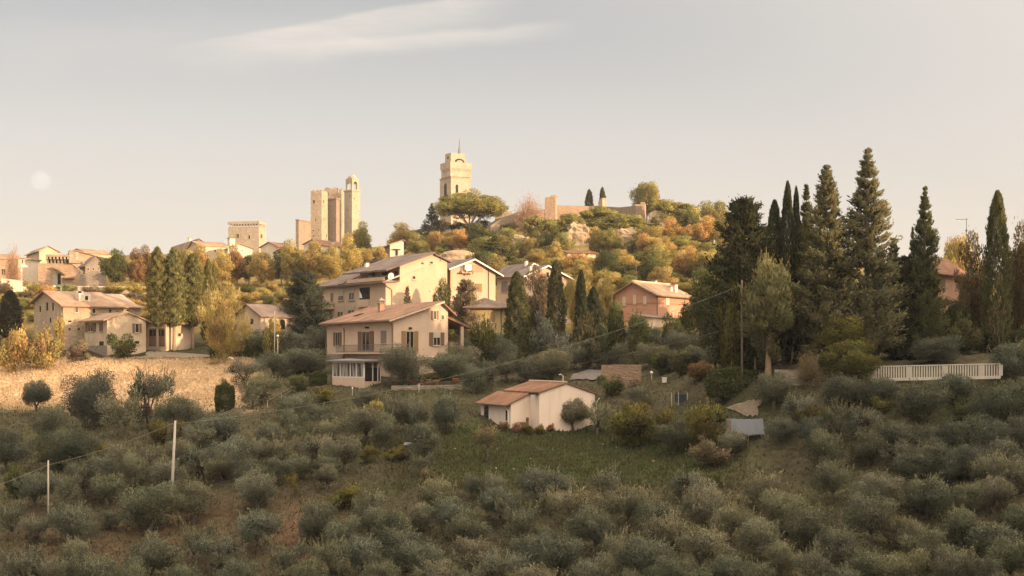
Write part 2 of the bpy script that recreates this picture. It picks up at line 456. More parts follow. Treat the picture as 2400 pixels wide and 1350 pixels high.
def terrain():
    nu, ny = len(UG), len(YG)
    X = (UG[:, None] - U0) / F * YG[None, :]; Y = np.broadcast_to(YG[None, :], X.shape); U = np.broadcast_to(UG[:, None], X.shape)
    V = V0 - ZT / Y * F
    co = np.stack([X, Y, ZT], -1).reshape(-1, 3)
    soil = np.array((0.068, 0.058, 0.040)); grass = np.array((0.045, 0.054, 0.026)); straw = np.array((0.59, 0.435, 0.29)); scrub = np.array((0.20, 0.15, 0.06)); dry = np.array((0.085, 0.079, 0.048))
    n1 = vnoise(X, Y, 0.22, 3)[..., None]; n2 = vnoise(X, Y, 0.9, 5)[..., None]; n3 = vnoise(X, Y, 0.08, 9)[..., None]
    c = soil + (grass - soil) * np.clip(0.35 + 0.5 * n1 + 0.25 * n2, 0, 1)
    c = c + (dry - c) * np.clip(0.30 + 0.6 * n3 + 0.25 * n2, 0, 0.7)
    reds = np.array((0.120, 0.080, 0.053))
    mred = sstep(U, -100, 200) * (1 - sstep(U, 650, 950)) * sstep(V, 1130, 1190) * (1 - sstep(V, 1300, 1350))
    c = c + (reds - c) * (mred[..., None] * np.clip(0.5 + 0.6 * n1, 0, 1))
    # green terrace before the small house
    mg = sstep(U, 960, 1080) * (1 - sstep(U, 1600, 1720)) * sstep(V + 12 * n2[..., 0], 985, 1010) * (1 - sstep(V + 14 * n2[..., 0], 1110, 1150))
    c = c + (grass * np.array((0.95, 1.1, 0.85)) - c) * (mg[..., None] * np.clip(0.85 + 0.3 * n2, 0, 1))
    # dry hay field below the farmhouse
    mf = (1 - sstep(U + 25 * n2[..., 0], 540, 640)) * sstep(V, 838, 848) * (1 - sstep(V + 10 * n2[..., 0], 945, 968))
    c = c + (straw * (1 + 0.12 * n2) - c) * mf[..., None]
    # slopes above the houses: golden scrub
    ms = (1 - sstep(V, 760, 800))
    c = c + (scrub * (1 + 0.25 * n2) - c) * ms[..., None]
    c = np.clip(c * (1 + 0.12 * n2), 0.01, 0.8)
    me = bpy.data.meshes.new('ground')
    idx = np.arange(nu * ny).reshape(nu, ny)
    q = np.stack([idx[:-1, :-1], idx[1:, :-1], idx[1:, 1:], idx[:-1, 1:]], -1).reshape(-1, 4)
    quads(me, co, q)
    at = me.color_attributes.new('Col', 'FLOAT_COLOR', 'POINT')
    at.data.foreach_set('color', np.concatenate([c.reshape(-1, 3), np.ones((nu * ny, 1))], 1).astype(np.float32).ravel())
    m, t, b, out = mat_new('ground_soil_and_grass')
    tc = t.add('ShaderNodeTexCoord').outputs['Object']
    va = t.add('ShaderNodeVertexColor', layer_name='Col').outputs[0]
    f1 = t.noise(tc, 2.2, 6, 0.7); f2 = t.noise(tc, 0.5, 5, 0.65); f3 = t.noise(tc, 7, 3, 0.7)
    col = t.mix(t.ss(f1, 0.35, 0.7), t.mix(1.0, va, (0.62, 0.62, 0.6, 1), 'MULTIPLY'), t.mix(1.0, va, (1.3, 1.28, 1.2, 1), 'MULTIPLY'))
    col = t.mix(t.m('MULTIPLY', t.ss(f2, 0.5, 0.72), 0.45), col, t.mix(1.0, va, (1.35, 1.2, 1.0, 1), 'MULTIPLY'))
    col = t.mix(t.m('MULTIPLY', t.ss(f3, 0.68, 0.78), 0.5), col, (0.20, 0.17, 0.13, 1))
    t.l.new(col, b.inputs['Base Color']); b.inputs['Roughness'].default_value = 1.0; b.inputs['Specular IOR Level'].default_value = 0.0
    bp = t.add('ShaderNodeBump'); bp.inputs['Strength'].default_value = 0.8; bp.inputs['Distance'].default_value = 0.3
    t.l.new(t.m('ADD', f1, t.m('MULTIPLY', f3, 0.4)), bp.inputs['Height']); t.l.new(bp.outputs[0], b.inputs['Normal'])
    me.materials.append(m)
    o = bpy.data.objects.new('ground', me); COL.objects.link(o); tag(o, kind='structure')
    return m


def quads(me, co, q):
    n, k = len(co), len(q)
    me.vertices.add(n); me.vertices.foreach_set('co', np.asarray(co, np.float32).ravel())
    me.loops.add(4 * k); me.loops.foreach_set('vertex_index', np.asarray(q, np.int32).ravel())
    me.polygons.add(k); me.polygons.foreach_set('loop_start', np.arange(0, 4 * k, 4, dtype=np.int32))
    me.polygons.foreach_set('use_smooth', np.zeros(k, bool)); me.update(calc_edges=True); me.validate()


ground_mat = terrain()


def opposite_hill():
    """the hill the photograph is taken from: rises to the right behind the camera and keeps the low sun off the grove"""
    ps = np.concatenate([np.linspace(-16, 0, 12), np.linspace(4, 150, 40), np.linspace(160, 420, 20)]); qs = np.linspace(-420, 620, 180)
    Pm, Qm = np.meshgrid(ps, qs, indexing='ij')
    h = np.interp(Pm, [-16, 0, 60, 150, 420], [-31, -1.8, 14, HILL_TOP, 12])
    rough = sstep(Pm, 40, 150)
    h = h + rough * (1.3 * np.sin(Qm * 0.11) + 0.9 * np.sin(Qm * 0.31 + 1) + 0.7 * np.sin(Qm * 0.83) + 0.4 * np.sin(Qm * 2.1 + Pm))
    X = Pm * SX + Qm * (-SY); Y = Pm * SY + Qm * SX
    co = np.stack([X, Y, h], -1).reshape(-1, 3)
    idx = np.arange(co.shape[0]).reshape(Pm.shape)
    q = np.stack([idx[:-1, :-1], idx[1:, :-1], idx[1:, 1:], idx[:-1, 1:]], -1).reshape(-1, 4)
    me = bpy.data.meshes.new('hill'); quads(me, co, q)
    at = me.color_attributes.new('Col', 'FLOAT_COLOR', 'POINT')
    at.data.foreach_set('color', np.tile(np.array([0.10, 0.09, 0.05, 1], np.float32), len(co)))
    me.materials.append(ground_mat)
    o = bpy.data.objects.new('hill', me); COL.objects.link(o); tag(o, kind='structure')


HILL_TOP = 34.8
opposite_hill()


def drape(name, poly_px, lift, mat, kind='structure'):
    """a flat strip laid on the ground: rows of (u_left, u_right, v)"""
    mb = MB(); n = 10; vs = []
    for ul, ur, v in poly_px:
        for k in range(n + 1):
            p = G(ul + (ur - ul) * k / n, v); p.z += lift; vs.append(p)
    fs = []
    for r in range(len(poly_px) - 1):
        for k in range(n):
            a = r * (n + 1) + k; fs.append((a, a + 1, a + n + 2, a + n + 1))
    mb.add(vs, fs)
    return tag(mb.build(name, mat), kind=kind)


drape('path', [(300, 470, 842), (330, 520, 839), (345, 500, 836), (340, 470, 832), (345, 400, 827)], 0.12, M['path'])
drape('path', [(1745, 1775, 984), (1725, 1778, 972), (1702, 1775, 962), (1722, 1782, 954), (1752, 1790, 946)], 0.18, M['path'])
M['old_paving'] = stone('old_paving', (0.17, 0.15, 0.135), (0.13, 0.112, 0.10), 2.0, .4)
drape('paving', [(1335, 1412, 894), (1340, 1412, 886), (1346, 1412, 878), (1380, 1412, 870)], 0.15, M['old_paving'])
# ------------------------------------------------------------------ buildings
class Bld:
    """a house given by its nearest upright corner (column uc, base row vb, distance Y) and yaw phi;
    local x runs along the right-hand face, local y along the left-hand face, z up from the base"""
    def __init__(s, name, label, cat, uc, vb, Y, phi, group=None):
        s.phi = R(phi); s.Y = Y; s.cx = (uc - U0) / F * Y; s.z0 = (V0 - vb) / F * Y
        s.r = (math.sin(s.phi), math.cos(s.phi)); s.l = (-math.cos(s.phi), math.sin(s.phi))
        s.o = tag(empty(name, (s.cx, Y, s.z0), R(90) - s.phi), label, cat, group)
    def t(s, u, d):
        k = (u - U0) / F; return (k * s.Y - s.cx) / (d[0] - k * d[1])
    def xat(s, u, y): k = (u - U0) / F; return (k * (s.Y + y * s.l[1]) - s.cx - y * s.l[0]) / (s.r[0] - k * s.r[1])
    def yat(s, u, x): k = (u - U0) / F; return (k * (s.Y + x * s.r[1]) - s.cx - x * s.r[0]) / (s.l[0] - k * s.l[1])
    def A(s, u): return s.t(u, s.l)          # position along the left face
    def B(s, u): return s.t(u, s.r)          # position along the right face
    def zc(s, v): return (V0 - v) / F * s.Y - s.z0
    def lz(s, u, v): a = s.A(u); return a, (V0 - v) / F * (s.Y + a * s.l[1]) - s.z0
    def rz(s, u, v): b = s.B(u); return b, (V0 - v) / F * (s.Y + b * s.r[1]) - s.z0
    def pt(s, face, t, d, z): return (-d, t, z) if face == 'l' else (t, -d, z)
    def part(s, name, mat, mb, parent=None, label=None):
        o = mb.build(name, mat, parent or s.o)
        if label: o['label'] = label
        return o
    def rect(s, face, u0, v0, u1, v1):
        f = s.lz if face == 'l' else s.rz
        a0, zt = f(u0, v0); a1, _ = f(u1, v0); _, zb = f(u0, v1)
        if a0 > a1: a0, a1 = a1, a0
        return a0, a1, zb, zt
    def bx(s, mb, face, t0, t1, d0, d1, z0, z1):
        return mb.box(s.pt(face, t0, d0, z0), s.pt(face, t1, d1, z1))
    def win(s, face, u0, v0, u1, v1, shut=None, mat='dark_wood', name='window', sill=True, frame='frame', base=0.0, blind=None, label=None):
        """window: frame with pane, sill and shutters (open, closed or None)"""
        a0, a1, z0, z1 = s.rect(face, u0, v0, u1, v1)
        w = 0.07; mb = MB(); D = base
        s.bx(mb, face, a0, a0 + w, D - .02, D + .07, z0, z1); s.bx(mb, face, a1 - w, a1, D - .02, D + .07, z0, z1)
        s.bx(mb, face, a0 + w, a1 - w, D - .02, D + .07, z1 - w, z1); s.bx(mb, face, a0 + w, a1 - w, D - .02, D + .07, z0, z0 + w)
        if a1 - a0 > 0.8: m_ = (a0 + a1) / 2; s.bx(mb, face, m_ - .035, m_ + .035, D - .02, D + .055, z0 + w, z1 - w)
        fr = s.part(name, M[frame], mb, label=label)
        s.part('pane', M['glass'], s.bx(MB(), face, a0 + w * .5, a1 - w * .5, D - .02, D + .02, z0 + w * .5, z1 - w * .5), fr)
        if sill: s.part('sill', M['frame'], s.bx(MB(), face, a0 - .1, a1 + .1, D - .02, D + .14, z0 - .08, z0 - .003), fr)
        W = (a1 - a0)
        if shut == 'open':
            for q0, q1 in ((a0 - W * .5 - .02, a0 - .02), (a1 + .02, a1 + W * .5 + .02)):
                s.part('shutter', M[mat], s.bx(MB(), face, q0, q1, D - .01, D + .09, z0, z1), fr)
        elif shut == 'closed':
            for q0, q1 in ((a0 + .01, (a0 + a1) / 2 - .01), ((a0 + a1) / 2 + .01, a1 - .01)):
                s.part('shutter', M[mat], s.bx(MB(), face, q0, q1, D + .02, D + .11, z0 + .02, z1 - .02), fr)
        if blind:
            s.part('roller_blind', M['frame'], s.bx(MB(), face, a0 + .02, a1 - .02, D + .02, D + .085, z1 - (z1 - z0) * blind, z1 + .02), fr)
        return fr
    def arch(s, face, u0, v0, u1, v1, name='window', mat='dark', d=.03, frame=None, n=8):
        """round-headed opening"""
        a0, a1, z0, z1 = s.rect(face, u0, v0, u1, v1)
        r = (a1 - a0) / 2; zc = max(z1 - r, z0 + .1); rz = z1 - zc
        pts = [(a0, z0), (a1, z0)] + [((a0 + a1) / 2 + r * math.cos(math.pi * k / n), zc + rz * math.sin(math.pi * k / n)) for k in range(n + 1)]
        mb = MB()
        if face == 'l': mb.prism(pts, 'y', -d, .05)
        else: mb.prism(pts, 'x', -d, .05)
        return s.part(name, M[mat], mb)
    def gutter(s, mb, pts, r=.06): mb.tube(pts, r, 6)


def chimney(b, x, y, z, w, h, parent, mat='flat_wall', cap='flat_roof', hooded=True):
    mb = MB().box((x - w / 2, y - w / 2, z), (x + w / 2, y + w / 2, z + h))
    o = b.part('chimney', M[mat], mb, parent)
    cb = MB().box((x - w * .68, y - w * .68, z + h + .002), (x + w * .68, y + w * .68, z + h + .1))
    if hooded:
        for sx in (-1, 1):
            for sy in (-1, 1): cb.box((x + sx * w * .42 - .05, y + sy * w * .42 - .05, z + h + .1), (x + sx * w * .42 + .05, y + sy * w * .42 + .05, z + h + .35))
        q = w * .7; cb.add([(x - q, y - q, z + h + .35), (x + q, y - q, z + h + .35), (x + q, y + q, z + h + .35), (x - q, y + q, z + h + .35), (x, y, z + h + .75)],
                           [(3, 2, 1, 0), (0, 1, 4), (1, 2, 4), (2, 3, 4), (3, 0, 4)])
    b.part('chimney', M[cap], cb, parent)
    return o


# ---- villa ----
def villa():
    b = Bld('villa', 'beige two-storey villa with brown shutters and a glazed veranda, nearest large house', 'house', 922, 900, 146, 60)
    A, Bw = b.A(766), b.B(1050)
    zl = b.zc(748); xr, zr = b.rz(1035, 709); _, zR = b.rz(1050, 724)
    wall = MB().prism([(0, -2.5), (Bw, -2.5), (Bw, zR), (xr, zr), (0, zl)], 'x', 0, A)
    b.part('wall', M['villa_wall'], wall)
    a0, a1, z0, z1 = b.rect('l', 766, 830, 806, 850)
    b.part('stone_cladding', M['grey_stone'], MB().box((-.08, a0, -1), (.02, A + .05, z1)))
    # roof: long slope to the left, short one to the right
    sl = (zr - zl) / xr; ov = .75
    rb = MB()
    rb.slab('x', -ov, zl - sl * ov + .2, xr + .1, zr + .21, -.55, A + .7, .2)
    s2 = (zR - zr) / (Bw - xr)
    rb.slab('x', xr + .1, zr - .05, Bw + .9, zR + s2 * .9 + .1, -.5, A + .5, .18)
    roof = b.part('roof', M['villa_roof'], rb)
    fb = MB().slab('x', -ov, zl - sl * ov + .12, xr + .1, zr + .13, -.62, -.553, .2)
    b.part('bargeboard', M['villa_wall'], fb, roof)
    # chimney at the photographed column, on the slope
    y_c, _ = b.lz(893, 740); x_c = 3.2
    k = (893.5 - U0) / F
    # walk back along the roof until the column matches
    y_c = (b.cx + x_c * b.r[0] - k * (b.Y + x_c * b.r[1])) / (k * b.l[1] - b.l[0])
    chimney(b, x_c, y_c, zl + sl * x_c - .1, .62, 1.25, roof, 'brick', 'grey_stone')
    b.part('skylight', M['glass'], MB().hexa([(1.6, A * .72, zl + sl * 1.6 + .2), (2.6, A * .72, zl + sl * 2.6 + .2), (2.6, A * .72 + .9, zl + sl * 2.6 + .2), (1.6, A * .72 + .9, zl + sl * 1.6 + .2),
                                                (1.6, A * .72, zl + sl * 1.6 + .28), (2.6, A * .72, zl + sl * 2.6 + .28), (2.6, A * .72 + .9, zl + sl * 2.6 + .28), (1.6, A * .72 + .9, zl + sl * 1.6 + .28)]), roof)
    g = MB(); zg = zl - sl * ov + .02
    b.gutter(g, [(-ov - .05, -.5, zg), (-ov - .05, A + .7, zg)], .09)
    b.gutter(g, [(-ov, A + .3, zg), (-.1, A + .06, zg - .8), (-.1, A + .06, -.5)], .06)
    b.gutter(g, [(-ov, -.2, zg), (-.1, .12, zg - .6), (-.1, .12, -.5)], .06)
    ya, _ = b.lz(808, 760); b.gutter(g, [(-ov, ya, zg), (-.1, ya, zg - .7), (-.1, ya, .2)], .06)
    b.part('gutter', M['gutter'], g)
    # windows, left face
    b.win('l', 787, 779, 796, 811, 'open', 'dark_wood')
    b.win('l', 849, 777, 867, 823, 'open', 'dark_wood', 'balcony_door', sill=False)
    b.win('l', 894, 775, 906, 805, 'closed', 'grey_wood')
    # right face
    b.win('r', 951, 776, 970, 824, 'open', 'tan_wood', 'balcony_door', sill=False)
    b.win('r', 1015, 779, 1032, 810, 'open', 'dark_wood', blind=.4)
    b.win('r', 1015, 728, 1023, 749, 'open', 'tan_wood')
    b.win('r', 1034, 738, 1041, 750, None)
    b.win('r', 1013, 836, 1022, 843, None, sill=False, frame='white')
    # wall lamps
    for face, u, v in (('l', 862, 768), ('r', 961, 769)):
        a0, a1, z0, z1 = b.rect(face, u - 3, v - 2, u + 3, v + 2)
        b.part('wall_lamp', M['dark'], b.bx(MB(), face, a0, a1, -.02, .25, z0, z1))
    # balcony wrapping the corner
    zb = b.zc(829.5); ya = b.A(806); xb = b.B(948); d = 1.1
    sb = MB().box((-d, -d, zb), (0, ya, zb + .16)); sb.box((.002, -d, zb), (xb, 0, zb + .16))
    bal = b.part('balcony', M['villa_wall'], sb)
    rl = MB(); zt = zb + 1.1
    for q in (zt, zb + .32):
        rl.box((-d + .02, -d + .02, q - .05), (-d + .06, ya, q)); rl.box((-d + .062, -d + .02, q - .05), (xb, -d + .06, q))
    n = int(ya / .14)
    for i in range(n): y = -d + .05 + (ya + d - .05) * i / n; rl.box((-d + .03, y, zb + .16), (-d + .05, y + .02, zt - .05))
    n = int((xb + d) / .14)
    for i in range(n): x = -d + .07 + (xb + d - .07) * i / n; rl.box((x, -d + .03, zb + .16), (x + .02, -d + .05, zt - .05))
    b.part('railing', M['metal'], rl, bal)
    # porch roof on the far right with a post
    pr = MB(); zp = b.rz(1050, 745)[1]
    pr.slab('x', Bw - .6, zp + .5, Bw + 3.2, zp - 1.0, .3, 6, .25)
    b.part('porch_roof', M['villa_roof'], pr)
    b.part('porch_wall', M['villa_wall'], MB().box((Bw + .01, 4.6, -2.5), (Bw + 2.3, 4.9, zp - .9)))
    b.part('porch_post', M['villa_wall'], MB().box((Bw + 2.0, .5, -2.5), (Bw + 2.35, .85, zp - .95)))
    # small upper roof lean-to with chimney pot behind the short slope
    chimney(b, Bw + .5, 3.5, zR - .6, .45, .9, roof, 'cream_wall', 'red_roof')
    return b


M['brick'] = stone('chimney_brick', (0.40, 0.24, 0.16), (0.34, 0.19, 0.13), 4, .3)
V = villa()


def veranda():
    b = Bld('veranda', 'glazed white veranda with a flat dark roof below the villa balcony', 'veranda', 853, 899, 141, 40)
    A, Bw = b.A(779), b.B(893); zt = b.zc(851); zw = b.zc(885)
    b.part('low_wall', M['villa_wall'], MB().box((0, 0, -.6), (.15, A, zw)).box((.152, 0, -.6), (Bw, .15, zw * .35)))
    f = MB()
    for y in (0, A * .22, A * .42, A * .74, A - .12): f.box((0.01, y, zw), (.13, y + .12, zt))
    for x in (Bw * .5, Bw * .8, Bw - .12): f.box((x, .01, zw * .35), (x + .12, .13, zt))
    f.box((.0, -.02, zt), (.14, A, zt + .14)); f.box((.142, -.02, zt), (Bw, .14, zt + .14)); f.box((.01, .12, zw), (.13, A - .12, zw + .08))
    b.part('frame', M['white'], f)
    b.part('pane', M['veil'], MB().box((.05, .12, zw + .08), (.07, A - .12, zt)))
    b.part('pane', M['glass'], MB().box((.13, .06, zw * .35), (Bw - .1, .08, zt - .5)))
    b.part('roof', M['metal'], MB().hexa([(-.6, -.5, zt + .15), (Bw + .4, -.5, zt + .15), (Bw + .4, A + .5, zt + .3), (-.6, A + .5, zt + .15), (-.6, -.5, zt + .28), (Bw + .4, -.5, zt + .3), (Bw + .4, A + .5, zt + .5), (-.6, A + .5, zt + .28)]))
    b.part('back_wall', M['villa_wall'], MB().box((Bw * .9, A * .1, -.6), (Bw, A, zt)))


def veil_mat():
    m, t, bs, out = mat_new('curtained_glass')
    tc = t.add('ShaderNodeTexCoord').outputs['Object']
    n = t.noise(t.mapping(tc, (1, 3.5, .35)), 1.0, 3, .6)
    t.l.new(t.mix(t.ss(n, .42, .62), (0.05, 0.045, 0.04, 1), (0.34, 0.31, 0.27, 1)), bs.inputs['Base Color']); bs.inputs['Roughness'].default_value = .35
    return m


M['veil'] = veil_mat()
veranda()


# ---- apartment block behind the villa ----
def apartments():
    b = Bld('apartment_house', 'long beige apartment block with roller blinds and a roof terrace behind the villa', 'apartment block', 904, 792, 168, 52)
    A = b.A(758); Bw = b.B(1048)
    zl = b.zc(657)
    xr, zr = b.rz(1015, 594); _, zR = b.rz(1048, 612)
    x1 = 2.2; _, zu = b.rz(904, 631)
    zu = b.zc(634); su = (zr - zu) / xr
    lower = MB().prism([(0, -5), (Bw, -5), (Bw, zR), (xr, zr), (x1, zu + su * x1), (x1, zl), (0, zl)], 'x', 0, A * .62)
    lower.prism([(0, -5), (Bw, -5), (Bw, zR - .4), (xr, zr - .9), (0, zl)], 'x', A * .62 + .002, A)
    b.part('wall', M['flat_wall'], lower)
    rb = MB()
    rb.slab('x', -.2, zu - su * .2 + .2, xr + .1, zr + .2, -.5, A * .66, .22)
    s2 = (zR - zr) / (Bw - xr)
    rb.slab('x', xr + .1, zr - .03, Bw + .5, zR + s2 * .5 + .18, -.45, A, .18)
    s3 = (zr - .9 - zl) / xr
    rb.slab('x', -.7, zl - .7 * s3 + .15, xr, zr - .75, A * .664, A + .9, .2)
    rb.slab('x', -.75, zl - .22, x1 - .3, zl + .03, -.5, A * .662, .18)
    roof = b.part('roof', M['flat_roof'], rb)
    chimney(b, 2.6, A * .55, zu + su * 2.6, .5, .7, roof, 'cream_wall', 'flat_roof', False)
    # strip of roof edge along the gable
    e = MB().slab('x', .2, zl + .1, xr * .80, zl + .1 + su * xr * .8, -.12, -.002, .18)
    b.part('eaves_band', M['frame'], e)
    # terrace openings
    for (u0, u1) in ((832, 846), (862, 878), (892, 900)):
        a0, a1, z0, z1 = b.rect('l', u0, 642, u1, 655)
        b.part('terrace_window', M['glass'], MB().box((x1 - .05, a0, zl + .35), (x1 - .01, a1, zl + 1.35)))
    b.part('terrace_parapet', M['flat_wall'], MB().box((-.05, .4, zl + .05), (.12, A * .6, zl + .5)))
    dish = MB(); p = (.6, -.2, zl + .55)
    n = 12; ring = [(p[0] + .45 * math.cos(k * 2 * math.pi / n), p[1] - .12 - .12 * math.sin(k * 2 * math.pi / n), p[2] + .45 * math.sin(k * 2 * math.pi / n)) for k in range(n)]
    dish.add(ring + [(p[0], p[1] + .08, p[2])], [tuple(range(n))] + [((k + 1) % n, k, n) for k in range(n)]); dish.tube([(p[0], p[1] + .05, p[2]), (p[0], p[1] + .25, p[2] - .5)], .03, 5)
    b.part('satellite_dish', M['white'], dish)
    for u0, v0, u1, v1, bl in ((793, 677, 806, 705, .62), (818, 675, 831, 704, .42), (791, 717, 805, 746, .5), (816, 716, 831, 745, .4)):
        b.win('l', u0, v0, u1, v1, None, blind=bl)
    a0, a1, z0, z1 = b.rect('l', 843, 675, 867, 703)
    lg = b.part('loggia', M['dark'], MB().box((-.02, a0, z0), (.02, a1, z1)))
    b.part('parapet', M['flat_wall'], MB().box((-.35, a0 - .1, z0 - 1.0), (-.021, a1 + .1, z0)), lg)
    b.part('laundry', M['white'], MB().hexa([(-.2, a1 - .25, z0 + .25), (-.15, a1 - .9, z0 + .2), (-.12, a1 - .9, z0 + .2), (-.17, a1 - .25, z0 + .25), (-.2, a1 - .2, z1 - .35), (-.15, a1 - .7, z1 - .9), (-.12, a1 - .7, z1 - .9), (-.17, a1 - .2, z1 - .35)]), lg)
    b.win('l', 775, 686, 782, 709, None, name='balcony_door', sill=False)
    b.win('l', 773, 728, 781, 750, None, name='balcony_door', sill=False)
    a0, a1, z0, z1 = b.rect('l', 757, 709, 784, 726)
    bl = b.part('balcony', M['flat_wall'], MB().box((-1.1, a0, z0), (-.95, a1, z1)).box((-.95, a0, z0), (-.003, a1, z0 + .18)).box((-.95, a0 - .0, z0 + .18), (-.003, a0 + .12, z1)))
    b.win('r', 966, 646, 974, 655, None)
    b.win('r', 1007, 612, 1015, 619, None)
    b.win('r', 1031, 606, 1034, 613, None, sill=False)
    a0, a1, z0, z1 = b.rect('r', 987, 615, 993, 619); b.part('vent', M['red_roof'], b.bx(MB(), 'r', a0, a1, -.02, .04, z0, z1))
    g = MB(); b.gutter(g, [(-.8, -.4, zl - .1), (-.8, A * .66, zl - .1)], .08)
    b.gutter(g, [(-.7, -.35, zl - .1), (.1, -.12, zl - .8), (.9, -.12, zl - 1.2), (.9, -.12, -2)], .05)
    b.part('gutter', M['gutter'], g)
    return b


apartments()


def flats():
    b = Bld('apartment_house', 'beige gabled block with recessed side bays and a flowered balcony under the peak', 'apartment block', 1056, 770, 176, 56)
    A = b.A(988); Bw = b.B(1161); zl = b.zc(629); xr, zr = b.rz(1108, 609); xR, zR = b.rz(1161, 640)
    w = MB().prism([(0, -4), (Bw, -4), (Bw, zR), (xr, zr), (0, zl)], 'x', 0, A * .45)
    w.prism([(1.2, -4), (Bw, -4), (Bw, zR), (xr, zr), (1.2, zl)], 'x', A * .45 + .002, A * .7)
    w.prism([(0, -4), (Bw, -4), (Bw, zR), (xr, zr), (0, zl)], 'x', A * .7 + .002, A)
    b.part('wall', M['flat_wall'], w)
    s1 = (zr - zl) / xr; s2 = (zR - zr) / (Bw - xr); rb = MB()
    rb.slab('x', -.6, zl - .6 * s1 + .2, xr, zr + .2, -.6, A + .8, .2); rb.slab('x', xr + .002, zr + .2, Bw + 1.0, zR + s2 + .2, -.55, A + .8, .2)
    roof = b.part('roof', M['flat_roof'], rb)
    e = MB().slab('x', -.6, zl - .6 * s1 + .12, xr, zr + .12, -.68, -.602, .2).slab('x', xr + .002, zr + .12, Bw + 1, zR + s2 + .12, -.68, -.602, .2)
    b.part('bargeboard', M['white'], e, roof)
    b.win('r', 1082, 621, 1086, 636, 'open', 'tan_wood', 'balcony_door', sill=False)
    a0, a1, z0, z1 = b.rect('r', 1087, 620, 1102, 637); b.part('awning_panel', M['white'], b.bx(MB(), 'r', a0, a1, -.02, .3, z0, z1))
    a0, a1, z0, z1 = b.rect('r', 1107, 621, 1131, 637); b.part('brick_panel', M['pink_wall'], b.bx(MB(), 'r', a0, a1, -.02, .05, z0, z1))
    a0, a1, z0, z1 = b.rect('r', 1076, 638, 1104, 640)
    bal = b.part('balcony', M['flat_wall'], b.bx(MB(), 'r', a0, a1, 0, .8, z0 - .05, z1 + .02))
    fl = MB(); rr = random.Random(3)
    for k in range(26): fl.ball((rr.uniform(a0, a1), -.75 + rr.uniform(-.1, .1), z1 + rr.uniform(-.25, .25)), rr.uniform(.07, .16), 5, 4)
    b.part('flower_box', simple('flowers', (0.30, 0.12, 0.07), .9, .6, 6), fl, bal)
    b.win('r', 1113, 664, 1129, 684, 'closed', 'tan_wood')
    b.win('l', 1033, 660, 1041, 676, None, blind=.55)
    for u0, u1 in ((1046, 1049), (1051, 1054)):
        a0, a1, z0, z1 = b.rect('l', u0, 632, u1, 690); b.part('pilaster', M['dark_wood'], MB().box((-.06, a0, -3), (.02, a1, z1)))
    for v0, v1 in ((632, 656), (684, 705)):
        a0, a1, z0, z1 = b.rect('l', 990, v0, 998, v1); b.part('window', M['glass'], MB().box((-.04, a0, z0), (.02, a1, z1)))
    g = MB(); b.gutter(g, [(Bw * .84, -.1, zR + 2), (Bw * .84, -.1, -2)], .05); b.gutter(g, [(Bw * .84, -.1, zR + 0.9), (Bw + .9, -.4, zR - .3)], .05); b.part('gutter', M['gutter'], g)


flats()


def back_house():
    for (uc, ul, ur, vb, Y, ph, ve, ur_, vr, vR, nm, lab) in (
            (1222, 1165, 1275, 760, 205, 55, 640, 1246, 619, 632, 'house', 'beige gabled house rear of pair, mostly hidden behind the cypresses, with dark shaded side wall'),
            (1232, 1196, 1346, 765, 192, 55, 645, 1280, 624, 660, 'house', 'cream gabled house between the two big cypresses, with white eaves and a balcony')):
        b = Bld(nm, lab, 'house', uc, vb, Y, ph)
        A = b.A(ul); Bw = b.B(ur); zl = b.zc(ve); xr, zr = b.rz(ur_, vr); _, zR = b.rz(ur, vR)
        b.part('wall', M['flat_wall'], MB().prism([(0, -5), (Bw, -5), (Bw, zR), (xr, zr), (0, zl)], 'x', 0, A))
        s1 = (zr - zl) / xr; s2 = (zR - zr) / (Bw - xr)
        roof = b.part('roof', M['flat_roof'], MB().slab('x', -.8, zl - .8 * s1 + .2, xr, zr + .2, -.6, A + .6, .2).slab('x', xr + .002, zr + .2, Bw + .8, zR + s2 * .8 + .2, -.6, A + .6, .2))
        b.part('bargeboard', M['white'], MB().slab('x', -.8, zl - .8 * s1 + .14, xr, zr + .14, -.68, -.602, .22).slab('x', xr + .002, zr + .14, Bw + .8, zR + s2 * .8 + .14, -.68, -.602, .22), roof)
        if Y < 200:
            a0, a1, z0, z1 = b.rect('r', 1257, 638, 1275, 648); b.part('brick_panel', M['pink_wall'], b.bx(MB(), 'r', a0, a1, -.02, .05, z0, z1))
            b.win('r', 1279, 637, 1287, 650, None)
            a0, a1, z0, z1 = b.rect('r', 1255, 650, 1292, 655); b.part('balcony', M['flat_wall'], b.bx(MB(), 'r', a0, a1, 0, .8, z0, z1))
            b.win('r', 1335, 668, 1342, 680, None)
        else:
            b.win('l', 1176, 660, 1190, 685, 'closed', 'grey_wood')
        chimney(b, 1.5, .8, zl + s1 * 1.5, .45, .9, roof, 'cream_wall', 'flat_roof', False)


back_house()


